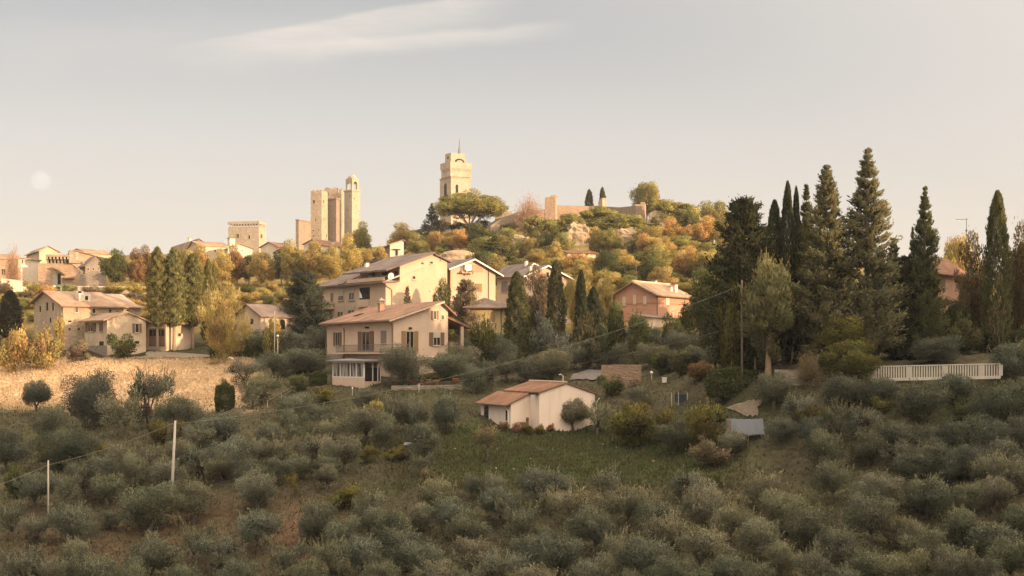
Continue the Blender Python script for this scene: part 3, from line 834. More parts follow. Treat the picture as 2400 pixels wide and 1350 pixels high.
def hip(b, name, A, Bw, zt, rise, ov, mat, inset=None):
    """hipped roof over the A x Bw footprint"""
    i = inset if inset is not None else min(A, Bw) / 2 + ov
    lo = [(-ov, -ov), (Bw + ov, -ov), (Bw + ov, A + ov), (-ov, A + ov)]
    if Bw >= A: hi = [(-ov + i, A / 2), (Bw + ov - i, A / 2)]
    else: hi = [(Bw / 2, -ov + i), (Bw / 2, A + ov - i)]
    vs = [(x, y, zt - .18) for x, y in lo] + [(x, y, zt) for x, y in lo] + [(x, y, zt + rise) for x, y in hi]
    fs = [(3, 2, 1, 0)] + [(k, (k + 1) % 4, 4 + (k + 1) % 4, 4 + k) for k in range(4)]
    if Bw >= A: fs += [(4, 5, 9, 8), (5, 6, 9), (6, 7, 8, 9), (7, 4, 8)]
    else: fs += [(4, 5, 8), (5, 6, 9, 8), (6, 7, 9), (7, 4, 8, 9)]
    return b.part(name, mat, MB().add(vs, fs))


def ochre_house():
    b = Bld('house', 'low ochre house with a dark hipped roof right of the villa', 'house', 1097, 778, 163, 78)
    A, Bw = max(b.A(1081), 7.0), b.B(1194); zt = b.zc(721)
    b.part('wall', M['ochre_wall'], MB().box((0, 0, -4), (Bw, A, zt)))
    hip(b, 'roof', A, Bw, zt + .05, 1.35, .8, M['flat_roof'])
    g = MB(); b.gutter(g, [(Bw * .8, -.1, zt), (Bw * .8, -.1, -1)], .06); b.gutter(g, [(-.85, -.85, zt), (Bw + .85, -.85, zt)], .08); b.part('gutter', M['gutter'], g)
    b.win('r', 1150, 738, 1160, 755, 'closed', 'tan_wood')
    b.part('wall_plaque', M['frame'], b.bx(MB(), 'r', 1.2, 1.6, -.02, .04, 1.2, 1.5))


ochre_house()


def pink_house():
    b = Bld('house', 'pink house with small pale windows under a tiled gable roof', 'house', 1538, 752, 195, 36)
    A, Bw = b.A(1440), b.B(1618); zl = b.zc(690); yr, zr = b.lz(1486, 663); _, zR = b.lz(1440, 692)
    b.part('wall', M['pink_wall'], MB().prism([(0, -4), (A, -4), (A, zR), (yr, zr), (0, zl)], 'y', 0, Bw))
    s1 = (zr - zl) / yr; s2 = (zR - zr) / (A - yr); rb = MB()
    rb.slab('y', -.6, zl - .6 * s1 + .2, yr, zr + .2, -.7, Bw + .6, .2); rb.slab('y', yr + .002, zr + .2, A + .8, zR + .8 * s2 + .2, -.7, Bw + .6, .2)
    roof = b.part('roof', M['farm_roof'], rb)
    b.part('ridge_tiles', M['farm_plaster'], MB().tube([(-.7, yr, zr + .25), (Bw + .6, yr, zr + .25)], .16, 6), roof)
    for uu, v0, v1 in ((1462.5, 696, 716), (1487.5, 692, 713), (1511.5, 695, 713)):
        b.win('l', uu - 3.2, v0, uu + 3.2, v1, 'closed', 'white_shut', frame='white')
    b.win('r', 1559, 695, 1568, 714, 'closed', 'white_shut', frame='white')
    a0, a1, z0, z1 = b.rect('l', 1440, 711, 1537, 714); b.part('string_course', M['pink_band'], MB().box((-.05, 0, z0), (.02, A, z1)))
    b.part('string_course', M['pink_band'], MB().box((.03, -.05, z0), (Bw, .02, z1)))
    for uq, x, w, h in ((1580, 3.2, .8, 1.2), (1571, 2.2, .5, .8)):
        k = (uq - U0) / F; y = 1.4; x = (k * (b.Y + y * b.l[1]) - b.cx - y * b.l[0]) / (b.r[0] - k * b.r[1])
        chimney(b, x, y, zl + s1 * y, w, h, roof, 'cream_wall', 'farm_roof', False)
    k = (1595 - U0) / F; chimney(b, Bw * .75, yr + 1, zr - .4, .5, 1.1, roof, 'cream_wall', 'farm_roof', False)
    g = MB(); b.gutter(g, [(.15, -.1, zl), (.15, -.1, -2)], .07); b.gutter(g, [(-.7, -.66, zl - .6 * s1), (Bw, -.66, zl - .6 * s1)], .08); b.part('gutter', M['gutter'], g)
    # antenna mast on the roof
    an = MB(); x0 = 1.5; zt = zr + 3.2
    an.tube([(x0, yr + .5, zr - .2), (x0, yr + .5, zt)], .035, 5); an.box((x0 - .5, yr + .48, zt - .3), (x0 + .5, yr + .52, zt - .26))
    for k in range(5): an.box((x0 - .45 + .22 * k, yr + .1, zt - .28), (x0 - .43 + .22 * k, yr + .9, zt - .26))
    b.part('antenna', M['metal'], an)
    s = Bld('outbuilding', 'small shed with a low grey roof in front of the pink house', 'shed', 1513, 752, 186, 30)
    A2, B2 = s.A(1500), s.B(1588); zt = s.zc(742)
    s.part('wall', M['farm_plaster'], MB().box((0, 0, -2), (B2, max(A2, 2.5), zt)))
    s.part('roof', M['flat_roof'], MB().slab('y', -.3, zt, max(A2, 2.5) + .3, zt + .55, -.3, B2 + .3, .12))


M['white_shut'] = slats('white_shutter', (0.62, 0.52, 0.42)); M['pink_band'] = plaster('pink_band', (0.40, 0.20, 0.135))
pink_house()


def farmhouse():
    b = Bld('farmhouse', 'old stone farmhouse with long tiled roof and white dormer blocks, left side of the photo', 'farmhouse', 148, 836, 172, 50)
    A, Bw = b.A(80), b.B(330); zl = b.zc(716); yr, zr = b.lz(107, 684); _, zR = b.lz(80, 709)
    zt = zl
    b.part('wall', M['farm_stone'], MB().prism([(0, -3), (A, -3), (A, zR), (yr, zr), (0, zl)], 'y', 0, Bw))
    s1 = (zr - zl) / yr; s2 = (zR - zr) / (A - yr); rb = MB()
    # long slope with a hipped far end
    o = .5; e = Bw + o; hx = Bw - 3.2
    def Z(y): return zl + s1 * y + .18
    rb.add([(-o, -o, Z(-o)), (e, -o, Z(-o)), (hx, yr, Z(yr)), (-o, yr, Z(yr)), (-o, -o, Z(-o) - .18), (e, -o, Z(-o) - .18), (hx, yr, Z(yr) - .18), (-o, yr, Z(yr) - .18)],
           [(0, 1, 2, 3), (7, 6, 5, 4), (0, 4, 5, 1), (3, 7, 4, 0), (2, 6, 7, 3), (1, 5, 6, 2)])
    rb.slab('y', yr + .002, zr + .18, A + o, zR + o * s2 + .18, -o, hx, .18)
    rb.add([(e, -o, Z(-o)), (e, A + o, zR + o * s2 + .18), (hx, yr, Z(yr))], [(0, 1, 2)])
    roof = b.part('roof', M['farm_roof'], rb)
    # two white blocks on the roof
    for u0, u1, v0, v1, yb in ((179, 196, 681, 693, 3.4), (185, 212, 687, 704, 1.7)):
        k0, k1 = (u0 - U0) / F, (u1 - U0) / F
        xs = [(k * (b.Y + yb * b.l[1]) - b.cx - yb * b.l[0]) / (b.r[0] - k * b.r[1]) for k in (k0, k1)]
        Yb = b.Y + yb * b.l[1] + xs[0] * b.r[1]; z1 = (V0 - v0) / F * Yb - b.z0; z0 = (V0 - v1) / F * Yb - b.z0
        d = b.part('dormer', M['white_plaster'], MB().box((xs[0], yb, z0 - .4), (xs[1], yb + 1.3, z1)))
        b.part('dormer_window', M['dark'], MB().box((xs[1] - .75, yb - .03, z0 + .1), (xs[1] - .35, yb + .05, z0 + .62)), d)
    for u0, v0, u1, v1 in ((109, 709, 113, 728), (123, 710, 126, 728), (93, 718, 96, 731), (117, 745, 120, 756)):
        a0, a1, z0, z1 = b.rect('l', u0, v0, u1, v1); b.part('slit_window', M['dark'], MB().box((-.02, a0, z0), (.05, a1, z1)))
    for q in ((175, 719, 184, 733), (216, 722, 224, 735), (254, 724, 262, 734), (271, 727, 277, 732), (295, 724, 303, 731)): b.win('r', *q, None)
    for u0, v0, u1, v1 in ((160, 751, 167, 755), (161, 769, 165, 774), (182, 769, 187, 774)):
        a0, a1, z0, z1 = b.rect('r', u0, v0, u1, v1); b.part('vent', M['dark'], b.bx(MB(), 'r', a0, a1, -.05, .02, z0, z1))
    # annex with its gable to the right
    c = Bld('farmhouse_annex', 'plastered gabled annex of the stone farmhouse with brown shutters', 'house', 251, 832, 166, 52)
    A2, B2 = c.A(198), c.B(342); zl2 = c.zc(749); xr, zr2 = c.rz(299, 734); _, zR2 = c.rz(342, 752)
    c.part('wall', M['farm_plaster'], MB().prism([(0, -2), (B2, -2), (B2, zR2), (xr, zr2), (0, zl2)], 'x', 0, A2))
    s1 = (zr2 - zl2) / xr; s2 = (zR2 - zr2) / (B2 - xr)
    c.part('roof', M['farm_roof'], MB().slab('x', -.6, zl2 - .6 * s1 + .16, xr, zr2 + .16, -.35, A2 + .6, .16).slab('x', xr + .002, zr2 + .16, B2 + .6, zR2 + .6 * s2 + .16, -.35, A2 + .6, .16))
    c.win('l', 207, 758, 219, 778, 'open', 'dark_wood'); c.win('l', 234, 756, 242, 777, 'closed', 'dark_wood')
    a0, a1, z0, z1 = c.rect('l', 233, 800, 243, 829); c.part('door', M['dark'], MB().box((-.03, a0, z0), (.05, a1, z1)))
    c.win('r', 316, 758, 326, 780, 'open', 'dark_wood'); c.win('r', 315, 798, 327, 807, None)
    a0, a1, z0, z1 = c.rect('l', 198, 800, 251, 832); c.part('stone_base', M['grey_stone'], MB().box((-.06, .0, -1), (.02, A2, z1 - .6)))
    d = Bld('barn', 'low plastered barn with a brown double door beside the annex', 'barn', 389, 815, 170, 24)
    A3, B3 = d.A(346), d.B(450); z1 = d.zc(757); zR3 = d.rz(450, 764)[1]
    d.part('wall', M['farm_plaster'], MB().prism([(0, -2), (B3, -2), (B3, zR3), (0, z1)], 'x', 0, max(A3, 4)))
    d.part('roof', M['farm_roof'], MB().slab('x', -.4, z1 + .2, B3 + .5, zR3 + .12, -.6, max(A3, 4) + .4, .16))
    a0, a1, za, zb = d.rect('l', 350, 770, 387, 812); dr = d.part('door', M['dark_wood'], MB().box((-.06, a0, za), (.02, a1, zb)))
    for k in range(4):
        y0 = a0 + (a1 - a0) * (k + .12) / 4; y1 = a0 + (a1 - a0) * (k + .88) / 4
        d.part('pane', M['glass'], MB().box((-.075, y0, za + (zb - za) * .58), (-.05, y1, zb - .2)), dr)
    d.win('r', 416, 780, 424, 789, None, sill=False)


M['white_plaster'] = plaster('white_plaster', (0.64, 0.55, 0.43), .12)
farmhouse()


def arched_house():
    b = Bld('house', 'low grey-roofed house with round-headed windows behind the olive hedge', 'house', 611, 790, 166, 38)
    A, Bw = b.A(581), b.B(692); zl = b.zc(739); yr, zr = b.lz(581, 718); zr += .2
    b.part('wall', M['farm_plaster'], MB().prism([(0, -3), (A * 2, -3), (A * 2, zl), (A, zr), (0, zl)], 'y', 0, Bw))
    s = (zr - zl) / A
    b.part('roof', M['flat_roof'], MB().slab('y', -.5, zl - .5 * s + .15, A, zr + .15, -.4, Bw + .4, .15).slab('y', A + .002, zr + .15, 2 * A + .5, zl - .5 * s + .15, -.4, Bw + .4, .15))
    b.arch('l', 587, 747, 594, 760); b.arch('r', 629, 747, 639, 756); b.arch('r', 657, 748, 668, 772, 'doorway')


arched_house()


def right_house():
    b = Bld('house', 'salmon house with a terracotta hipped roof among the tall conifers on the right', 'house', 2192, 760, 168, 40)
    A, Bw = b.A(2128), b.B(2262); zt = b.zc(641)
    b.part('wall', M['salmon_wall'], MB().box((0, 0, -4), (Bw, A, zt)))
    roof = hip(b, 'roof', A, Bw, zt + .05, 2.5, .7, M['red_roof'])
    b.win('r', 2204, 652, 2214, 672, 'closed', 'dark_wood'); b.win('r', 2240, 652, 2250, 672, 'closed', 'dark_wood')
    chimney(b, -.1 + 1.2, A * .8, zt + .6, .5, 1.6, roof, 'cream_wall', 'red_roof', False)
    c = Bld('outbuilding', 'low orange outbuilding with a pale round arch at the right edge', 'outbuilding', 2286, 768, 150, 80)
    A2, B2 = 5.0, c.B(2402); zt = c.zc(733)
    c.part('wall', M['salmon_wall'], MB().box((0, 0, -3), (B2, A2, zt)))
    c.part('roof', M['red_roof'], MB().slab('y', -.4, zt, A2 + .3, zt + 1.0, -.4, B2 + .4, .16))
    c.part('arch_surround', M['cream_wall'], MB().box((c.B(2358), -.06, -2), (c.B(2394), .02, zt - .1)))
    c.arch('r', 2364, 742, 2386, 768, 'archway', d=.1)


right_house()


def small_house():
    b = Bld('cottage', 'small cream single-storey cottage with stepped terracotta gable roofs above the olive grove', 'cottage', 1264, 1003, 121, 64)
    A1 = 7.5; Bw = b.B(1394); zl = b.zc(922); xr, zr = b.rz(1327, 900); _, zR = b.rz(1394, 924)
    # main gabled block: gable faces the camera-right side
    b.part('wall', M['cream_wall'], MB().prism([(0, -1), (Bw, -1), (Bw, zR), (xr, zr), (0, zl)], 'x', 0, A1))
    s1 = (zr - zl) / xr; s2 = (zR - zr) / (Bw - xr)
    rb = MB().slab('x', -.10, zl - .10 * s1 + .15, xr, zr + .15, -.12, A1 + .3, .13).slab('x', xr + .002, zr + .15, Bw + .55, zR + .55 * s2 + .15, -.12, A1 + .3, .13)
    roof = b.part('roof', M['red_roof'], rb)
    b.part('ridge_tiles', M['ridge'], MB().tube([(xr, -.12, zr + .17), (xr, A1 + .3, zr + .17)], .11, 6), roof)
    # lower wing set forward on the left
    dy = 2.0
    wx = b.xat(1197, dy); A2 = b.yat(1127, wx) - dy; wy = dy
    zw = (V0 - 947) / F * (b.Y + wx * b.r[1] + wy * b.l[1]) - b.z0
    zj = (V0 - 924) / F * (b.Y + dy * b.l[1]) - b.z0
    sw = (zj - zw) / -wx
    b.part('wing_wall', M['cream_wall'], MB().prism([(wx, -1), (-.002, -1), (-.002, zj), (wx, zw)], 'x', wy, A2 + wy))
    wrf = b.part('wing_roof', M['red_roof'], MB().slab('x', wx - .5, zw - .5 * sw + .15, -.02, zj + .15, wy - .15, A2 + wy + .3, .13))
    g = MB(); q = wx - .55; b.gutter(g, [(q, wy - .15, zw - .15), (q, A2 + wy + .3, zw - .15)], .07); b.part('gutter', M['gutter'], g)
    dp = MB(); dp.tube([(q, wy + .3, zw - .2), (wx - .1, wy + .25, zw - .7), (wx - .1, wy + .25, -.3)], .055, 6); dp.tube([(Bw + .5, -.02, zR - .35), (Bw + .1, -.06, zR - .95), (Bw + .1, -.06, 0)], .05, 6)
    b.part('downpipe', M['white'], dp)
    # glazed door and window on the shaded side of the wing
    for (f0, f1, za, zb) in ((.70, .88, 0.0, 2.0), (.08, .16, .5, 1.7)):
        fr = b.part('glazed_door' if za == 0 else 'window', M['white'], MB().box((wx - .05, wy + A2 * f0, za), (wx + .02, wy + A2 * f1, zb)))
        b.part('pane', M['glass'], MB().box((wx - .065, wy + A2 * f0 + .1, za + .1), (wx - .03, wy + A2 * f1 - .1, zb - .1)), fr)
    b.win('r', 1318, 948, 1338, 975, 'closed', 'grey_wood')
    lamp = MB().tube([(xr + .2, 1.0, zr + .1), (xr + .2, 1.0, zr + .75), (xr - .05, 1.0, zr + .95), (xr - .25, 1.0, zr + .85)], .035, 6)
    b.part('flue', M['white'], lamp, roof)
    b.part('skylight', M['dark'], MB().box((-.75, .1, zl - .12), (.0, .75, zl + .06)), roof)
    b.part('bench', M['dark_wood'], MB().box((-1.6, 1.2, .1), (-.5, 1.6, .5)).box((-.6, 1.2, .505), (-.5, 1.6, .95)))


M['ridge'] = simple('ridge_tile', (0.42, 0.29, 0.20), .9, .3)
small_house()
# ------------------------------------------------------------------ the old town and its towers
def tower(name, label, uc, vb, Y, phi, ul, ur, vt, mat, cat='tower'):
    b = Bld(name, label, cat, uc, vb, Y, phi)
    A, Bw, zt = b.A(ul), b.B(ur), b.zc(vt)
    b.A_, b.B_, b.zt = A, Bw, zt
    b.part('shaft', mat, MB().box((0, 0, -8), (Bw, A, zt)))
    return b


def crumble(b, A, Bw, zt, mat, seed, n=9):
    rr = random.Random(seed); mb = MB()
    for k in range(n):
        x, y = (rr.uniform(0, Bw - .9), 0.01) if rr.random() < .5 else (0.01, rr.uniform(0, A - .9))
        mb.box((x, y, zt + .003), (x + rr.uniform(.5, 1.0), y + rr.uniform(.5, .9), zt + rr.uniform(.15, .55)))
    b.part('broken_crown', mat, mb)


def holes(b, n, seed, z0, z1):
    """put-log holes and slits in the masonry"""
    rr = random.Random(seed); mb = MB()
    for k in range(n):
        z = rr.uniform(z0, z1); w = rr.choice((.25, .3, .6)); h = rr.choice((.3, .35, 1.1))
        if rr.random() < .55: y = rr.uniform(.5, b.A_ - 1); mb.box((-.02, y, z), (.1, y + w, z + h))
        else: x = rr.uniform(.5, b.B_ - 1); mb.box((x, -.02, z), (x + w, .1, z + h))
    b.part('slit_window', M['dark'], mb)


def towers():
    for lab, uc, ul, ur, vt, sd in (('square stone tower with wide brown left face, leftmost of the close-set trio', 754, 728, 768, 447, 1),
                                     ('square stone tower half hidden between its two neighbours, middle of the trio', 788, 759, 806, 442, 2)):
        b = tower('stone_tower', lab, uc, 590, 450 if sd == 1 else 462, 17, ul, ur, vt, M['tower_stone'])
        crumble(b, b.A_, b.B_, b.zt, M['tower_stone'], sd); holes(b, 16, sd + 5, 2, b.zt - 2)
    # slim tower in shadow before the middle one; shade is in its stone colour
    b = tower('stone_tower', 'darker slim stone tower standing before the middle tower, topped by a ledge', 788, 590, 456, 30, 768, 796, 467, M['shaded_stone'])
    b.part('ledge', M['shaded_stone'], MB().box((-.25, -.25, b.zt + .003), (b.B_ + .25, b.A_ + .25, b.zt + .5)))
    # bell tower with an arched crown
    b = tower('bell_tower', 'slender bell tower with an arched open belfry and domed cap', 825, 590, 458, 44, 807, 844, 447, M['pale_stone'])
    A, B, zt = b.A_, b.B_, b.zt
    b.part('cornice', M['pale_stone'], MB().box((-.25, -.25, zt + .003), (B + .25, A + .25, zt + .5)))
    zb = zt + .5; zs = zb + 2.2; i = .35; w = .7
    bl = MB()
    for x in (i, B - i - w):
        for y in (i, A - i - w): bl.box((x, y, zb), (x + w, y + w, zs))
    n = 8
    def archwall(axis, p0, p1, q0, q1):
        r = (p1 - p0) / 2 - w; c = (p0 + p1) / 2
        pts = [(c + r * math.cos(math.pi * k / n), zs + .003 + min(r, 1.3) * math.sin(math.pi * k / n)) for k in range(n + 1)]
        top = zs + 1.9
        for k in range(n):
            a, d = pts[k], pts[k + 1]
            q = [(d[0], d[1]), (a[0], a[1]), (a[0], top), (d[0], top)]
            bl.prism(q, axis, q0, q1)
        bl.prism([(p0, zs + .003), (c - r, zs + .003), (c - r, top), (p0, top)], axis, q0, q1); bl.prism([(c + r, zs + .003), (p1, zs + .003), (p1, top), (c + r, top)], axis, q0, q1)
    archwall('x', i, B - i, i, i + w * .8); archwall('x', i, B - i, A - i - w * .8, A - i)
    archwall('y', i + w * .8 + .003, A - i - w * .8 - .003, i, i + w * .8); archwall('y', i + w * .8 + .003, A - i - w * .8 - .003, B - i - w * .8, B - i)
    b.part('belfry', M['pale_stone'], bl)
    dm = MB(); rd = min(A, B) / 2 - .25; c = (B / 2, A / 2); rings = 5; vs = []; fs = []
    for j in range(rings):
        th = j / rings * math.pi / 2
        for k in range(12): vs.append((c[0] + (B / 2 - .25) * math.cos(th) * math.cos(k * math.pi / 6), c[1] + (A / 2 - .25) * math.cos(th) * math.sin(k * math.pi / 6), zs + 1.9 + 1.5 * math.sin(th)))
    vs.append((c[0], c[1], zs + 3.4))
    for j in range(rings - 1):
        for k in range(12): fs.append((j * 12 + k, j * 12 + (k + 1) % 12, (j + 1) * 12 + (k + 1) % 12, (j + 1) * 12 + k))
    for k in range(12): fs.append(((rings - 1) * 12 + k, (rings - 1) * 12 + (k + 1) % 12, rings * 12))
    dm.add(vs, fs); dm.ball((c[0], c[1], zs + 3.6), .25, 6, 4)
    b.part('dome', M['pale_stone'], dm)
    b.part('bell', M['gutter'], MB().tube([(B / 2, A / 2, zs - .6), (B / 2, A / 2, zs - .4), (B / 2, A / 2, zs + .3)], [.55, .45, .25], 10))
    holes(b, 8, 31, 2, zt - 2)
    b = tower('stone_tower', 'squat plain dark tower with flat top, left of the close-set trio', 700, 592, 440, 22, 693, 729, 516, M['shaded_stone'])
    b.part('coping', M['shaded_stone'], MB().box((-.12, -.12, b.zt + .003), (b.B_ + .12, b.A_ + .12, b.zt + .3)))
    # palace block with a toothed cornice
    b = tower('palace', 'broad stone palace block with toothed cornice and two windows', 607, 600, 400, 14, 535, 623, 531, M['pale_stone'], 'palace')
    A, B, zt = b.A_, b.B_, b.zt; cb = MB(); zh = b.zc(518); d = .16
    cb.box((-d, -d, zt + .9), (B + d, A + d, zh))
    n = int(A / .9)
    for k in range(n): y = A * k / n; cb.box((-d, y + .1, zt + .003), (-.003, y + .5, zt + .897))
    n = max(3, int(B / .9))
    for k in range(n): x = B * k / n; cb.box((x + .1, -d, zt + .003), (x + .5, -.003, zt + .897))
    b.part('cornice', M['pale_stone'], cb)
    b.win('l', 554, 548, 561, 558, None, sill=False); b.win('l', 582, 551, 587, 560, None, sill=False); b.win('r', 610, 548, 615, 558, None, sill=False)


M['shaded_stone'] = stone('shaded_wall_stone', (0.30, 0.235, 0.17), (0.25, 0.19, 0.14), 0.7, .4)  # darker masonry: shade on towers and fortress walls put into the colour
towers()


def great_tower():
    b = Bld('great_tower', 'tallest pale stone tower with bell openings, stepped top and slim spire', 'tower', 1057, 560, 450, 58)
    A, Bw = b.A(1031), b.B(1103); st = M['pale_stone']
    z1, z2, z3, z4 = b.zc(413), b.zc(394), b.zc(379), b.zc(358)
    b.part('shaft', st, MB().box((0, 0, -10), (Bw, A, z1)))
    A2 = b.A(1037); o = -.4
    b.part('upper_shaft', st, MB().box((-.45, -.45, z1 + .003), (Bw - .1, A2, z2)))
    hd = MB().box((-.62, -.62, z2 + .003), (Bw + .1, A2 + .5, z3))
    n = 9
    for k in range(n): x = -.7 + (Bw + .8) * k / n; hd.box((x, -.62, z2 - .7), (x + .45, -.453, z2 - .003))
    n = 7
    for k in range(n): y = -.7 + (A2 + 1.2) * k / n; hd.box((-.62, y, z2 - .7), (-.453, y + .5, z2 - .003))
    b.part('parapet', st, hd)
    x3, y3 = b.B(1089), b.A(1044)
    top = MB().box((-.1, -.1, z3 + .003), (x3, y3, z4)); b.part('bell_house', st, top)
    # half-round opening of the bell house
    mb = MB(); c = x3 * .62; r = x3 * .36; pts = [(c + r * math.cos(math.pi * k / 10), z3 + .1 + r * .62 * math.sin(math.pi * k / 10)) for k in range(11)]
    mb.prism(pts, 'x', -.14, 0); b.part('bell_opening', M['dark'], mb)
    b.part('gable_arch', st, MB().prism([(c + r * .62 * math.cos(math.pi * k / 10), z3 + .1 + r * .36 * math.sin(math.pi * k / 10)) for k in range(11)], 'x', -.2, 0))
    b.part('corner_pier', M['brick_stone'], MB().box((x3 + .003, -.12, z3 + .003), (x3 + .5, .5, z4 - .4)))
    b.part('bell_opening', M['dark'], MB().box((-.14, y3 * .35, z3 + 1.2), (0, y3 * .6, z4 - 1)))
    sp = MB(); xs, ys = x3 * .78, y3 * .4; zt = b.zc(320)
    sp.tube([(xs, ys, z4 + .003), (xs, ys, z4 + 1.6), (xs, ys, z4 + 2.8), (xs, ys, zt - 2), (xs, ys, zt)], [.6, .38, .22, .16, .07], 7)
    sp.box((xs - .35, ys - .03, zt - 1.0), (xs + .35, ys + .03, zt - .9))
    b.part('spire', M['metal'], sp)
    b.arch('l', 1041, 430, 1047, 470, 'bell_window', 'dark'); b.arch('r', 1068, 432, 1074, 452, 'bell_window', 'dark')
    b.part('string_course', st, MB().box((-.2, -.2, z1 - .4), (Bw * .55, .0, z1 - .003)).box((-.2, .003, z1 - .4), (-.003, A, z1 - .003)))
    b.A_, b.B_ = A, Bw; holes(b, 8, 77, z1 - 14, z1 - 2)


great_tower()


# ---- town houses along the skyline ----
def gable_house(label, uc, vb, Y, phi, ul, ur, ve, ur_, vr, vR, wall, roof, axis='x', wins=(), chim=None, name='house', cat='house', ov=.4):
    """gable over the right face ('x') or the left face ('y')"""
    b = Bld(name, label, cat, uc, vb, Y, phi)
    A, Bw, zl = b.A(ul), b.B(ur), b.zc(ve)
    if axis == 'x':
        xr, zr = b.rz(ur_, vr); _, zR = b.rz(ur, vR); L, W = A, Bw
    else:
        xr, zr = b.lz(ur_, vr); _, zR = b.lz(ul, vR); L, W = Bw, A
    b.part('wall', wall, MB().prism([(0, -6), (W, -6), (W, zR), (xr, zr), (0, zl)], axis, 0, L))
    s1 = (zr - zl) / max(xr, .1); s2 = (zR - zr) / max(W - xr, .1)
    rf = b.part('roof', roof, MB().slab(axis, -ov, zl - ov * s1 + .16, xr, zr + .16, -ov, L + ov, .16).slab(axis, xr + .002, zr + .16, W + ov, zR + ov * s2 + .16, -ov, L + ov, .16))
    for w in wins: b.win(w[0], *w[1:5], w[5] if len(w) > 5 else None, 'dark_wood', sill=False)
    if chim:
        for (cx_, cy_, cz, w, h) in chim: chimney(b, cx_, cy_, zl + cz, w, h, rf, 'white_plaster', 'farm_roof', False)
    return b


fs, fp, wp, fr, rr_ = M['farm_stone'], M['farm_plaster'], M['white_plaster'], M['farm_roof'], M['red_roof']
gable_house('broad orange-roofed house highest on the left skyline', 462, 630, 350, 62, 398, 480, 572, 466, 560, 570, M['brick_stone'], fr, 'x', chim=((1, 12, 1, .9, 1.6),))
gable_house('cream house with satellite dishes and a dark left gable on the skyline', 467, 625, 335, 55, 440, 534, 575, 452, 566, 585, fp, fr, 'y', (('r', 488, 582, 492, 590), ('r', 502, 583, 506, 591)), ((9.3, 1.0, .2, 1.5, 2.2),))
gable_house('small pale gable house below the palace block', 534, 625, 330, 66, 526, 592, 582, 561, 572, 583, wp, fr, 'x', (('r', 566, 585, 569, 589),))
gable_house('cream house with red tiled roof right of the palace block', 653, 628, 340, 35, 611, 692, 580, 631, 568, 580, wp, rr_, 'y')
gable_house('low house with a small red roof and white wall among the tree tops', 668, 640, 325, 30, 644, 700, 591, 656, 585, 592, wp, rr_, 'y')
gable_house('cream house with red roof directly below the square towers', 752, 625, 345, 40, 712, 806, 574, 733, 562, 573, wp, rr_, 'y', (), ((5, 1, .3, .7, 1.0), (10, 1.2, .3, .6, .9)))
gable_house('low house with flat red roof right of the bell tower', 868, 640, 330, 30, 850, 890, 590, 859, 585, 590, wp, rr_, 'y')
w_ = gable_house('narrow white house with a balcony and a half-hidden dark roof wing', 914, 660, 285, 76, 905, 946, 573, 944, 563, 564, wp, fr, 'x', (('r', 926, 586, 933, 600),))
w_.part('awning', M['dark_wood'], w_.bx(MB(), 'r', w_.B(920), w_.B(938), 0, .8, w_.zc(585), w_.zc(583.5)))
w_.part('wing', M['grey_stone'], MB().box((-.2, .9, -5), (2, 6.5, w_.zc(574))))
w_.part('wing_roof', M['flat_roof'], MB().slab('x', -.7, w_.zc(575), 2.2, w_.zc(568), .6, 7, .16))

# ---- left: houses around the gate ----
gable_house('house with a brown gable roof topping the left end of the town', 92, 640, 290, 58, 62, 137, 588, 113, 577, 590, fp, fr, 'x', (('l', 72, 590, 82, 600),))
lh = gable_house('bright cream house with sloping tiled roof left of the town gate', 42, 672, 252, 62, 30, 93, 606, 44, 605, 611, wp, fr, 'x', (('r', 51, 608, 55, 618),))
gable_house('orange plastered house with a low tiled roof at the left picture edge', -60, 672, 250, 64, -70, 44, 604, -66, 595, 604, M['brick_stone'], fr, 'y', (('r', 3, 629, 14, 645), ('r', 24, 630, 29, 643)))
bh = gable_house('brick house with tiled roof right of the arched gate', 168, 650, 268, 66, 158, 246, 590, 172, 587, 606, M['brick_stone'], fr, 'x', (('l', 160, 590, 166, 600),))
gable_house('brown roofed house behind the brick house, long low ridge', 200, 640, 300, 40, 165, 262, 592, 183, 584, 592, fp, fr, 'y')
sh_ = gable_house('grey shaded gable house between the brick house and dark trees', 200, 660, 258, 58, 186, 244, 622, 226, 601, 614, M['grey_stone'], M['flat_roof'], 'x', (('r', 204, 627, 209, 634), ('r', 216, 627, 221, 634)))


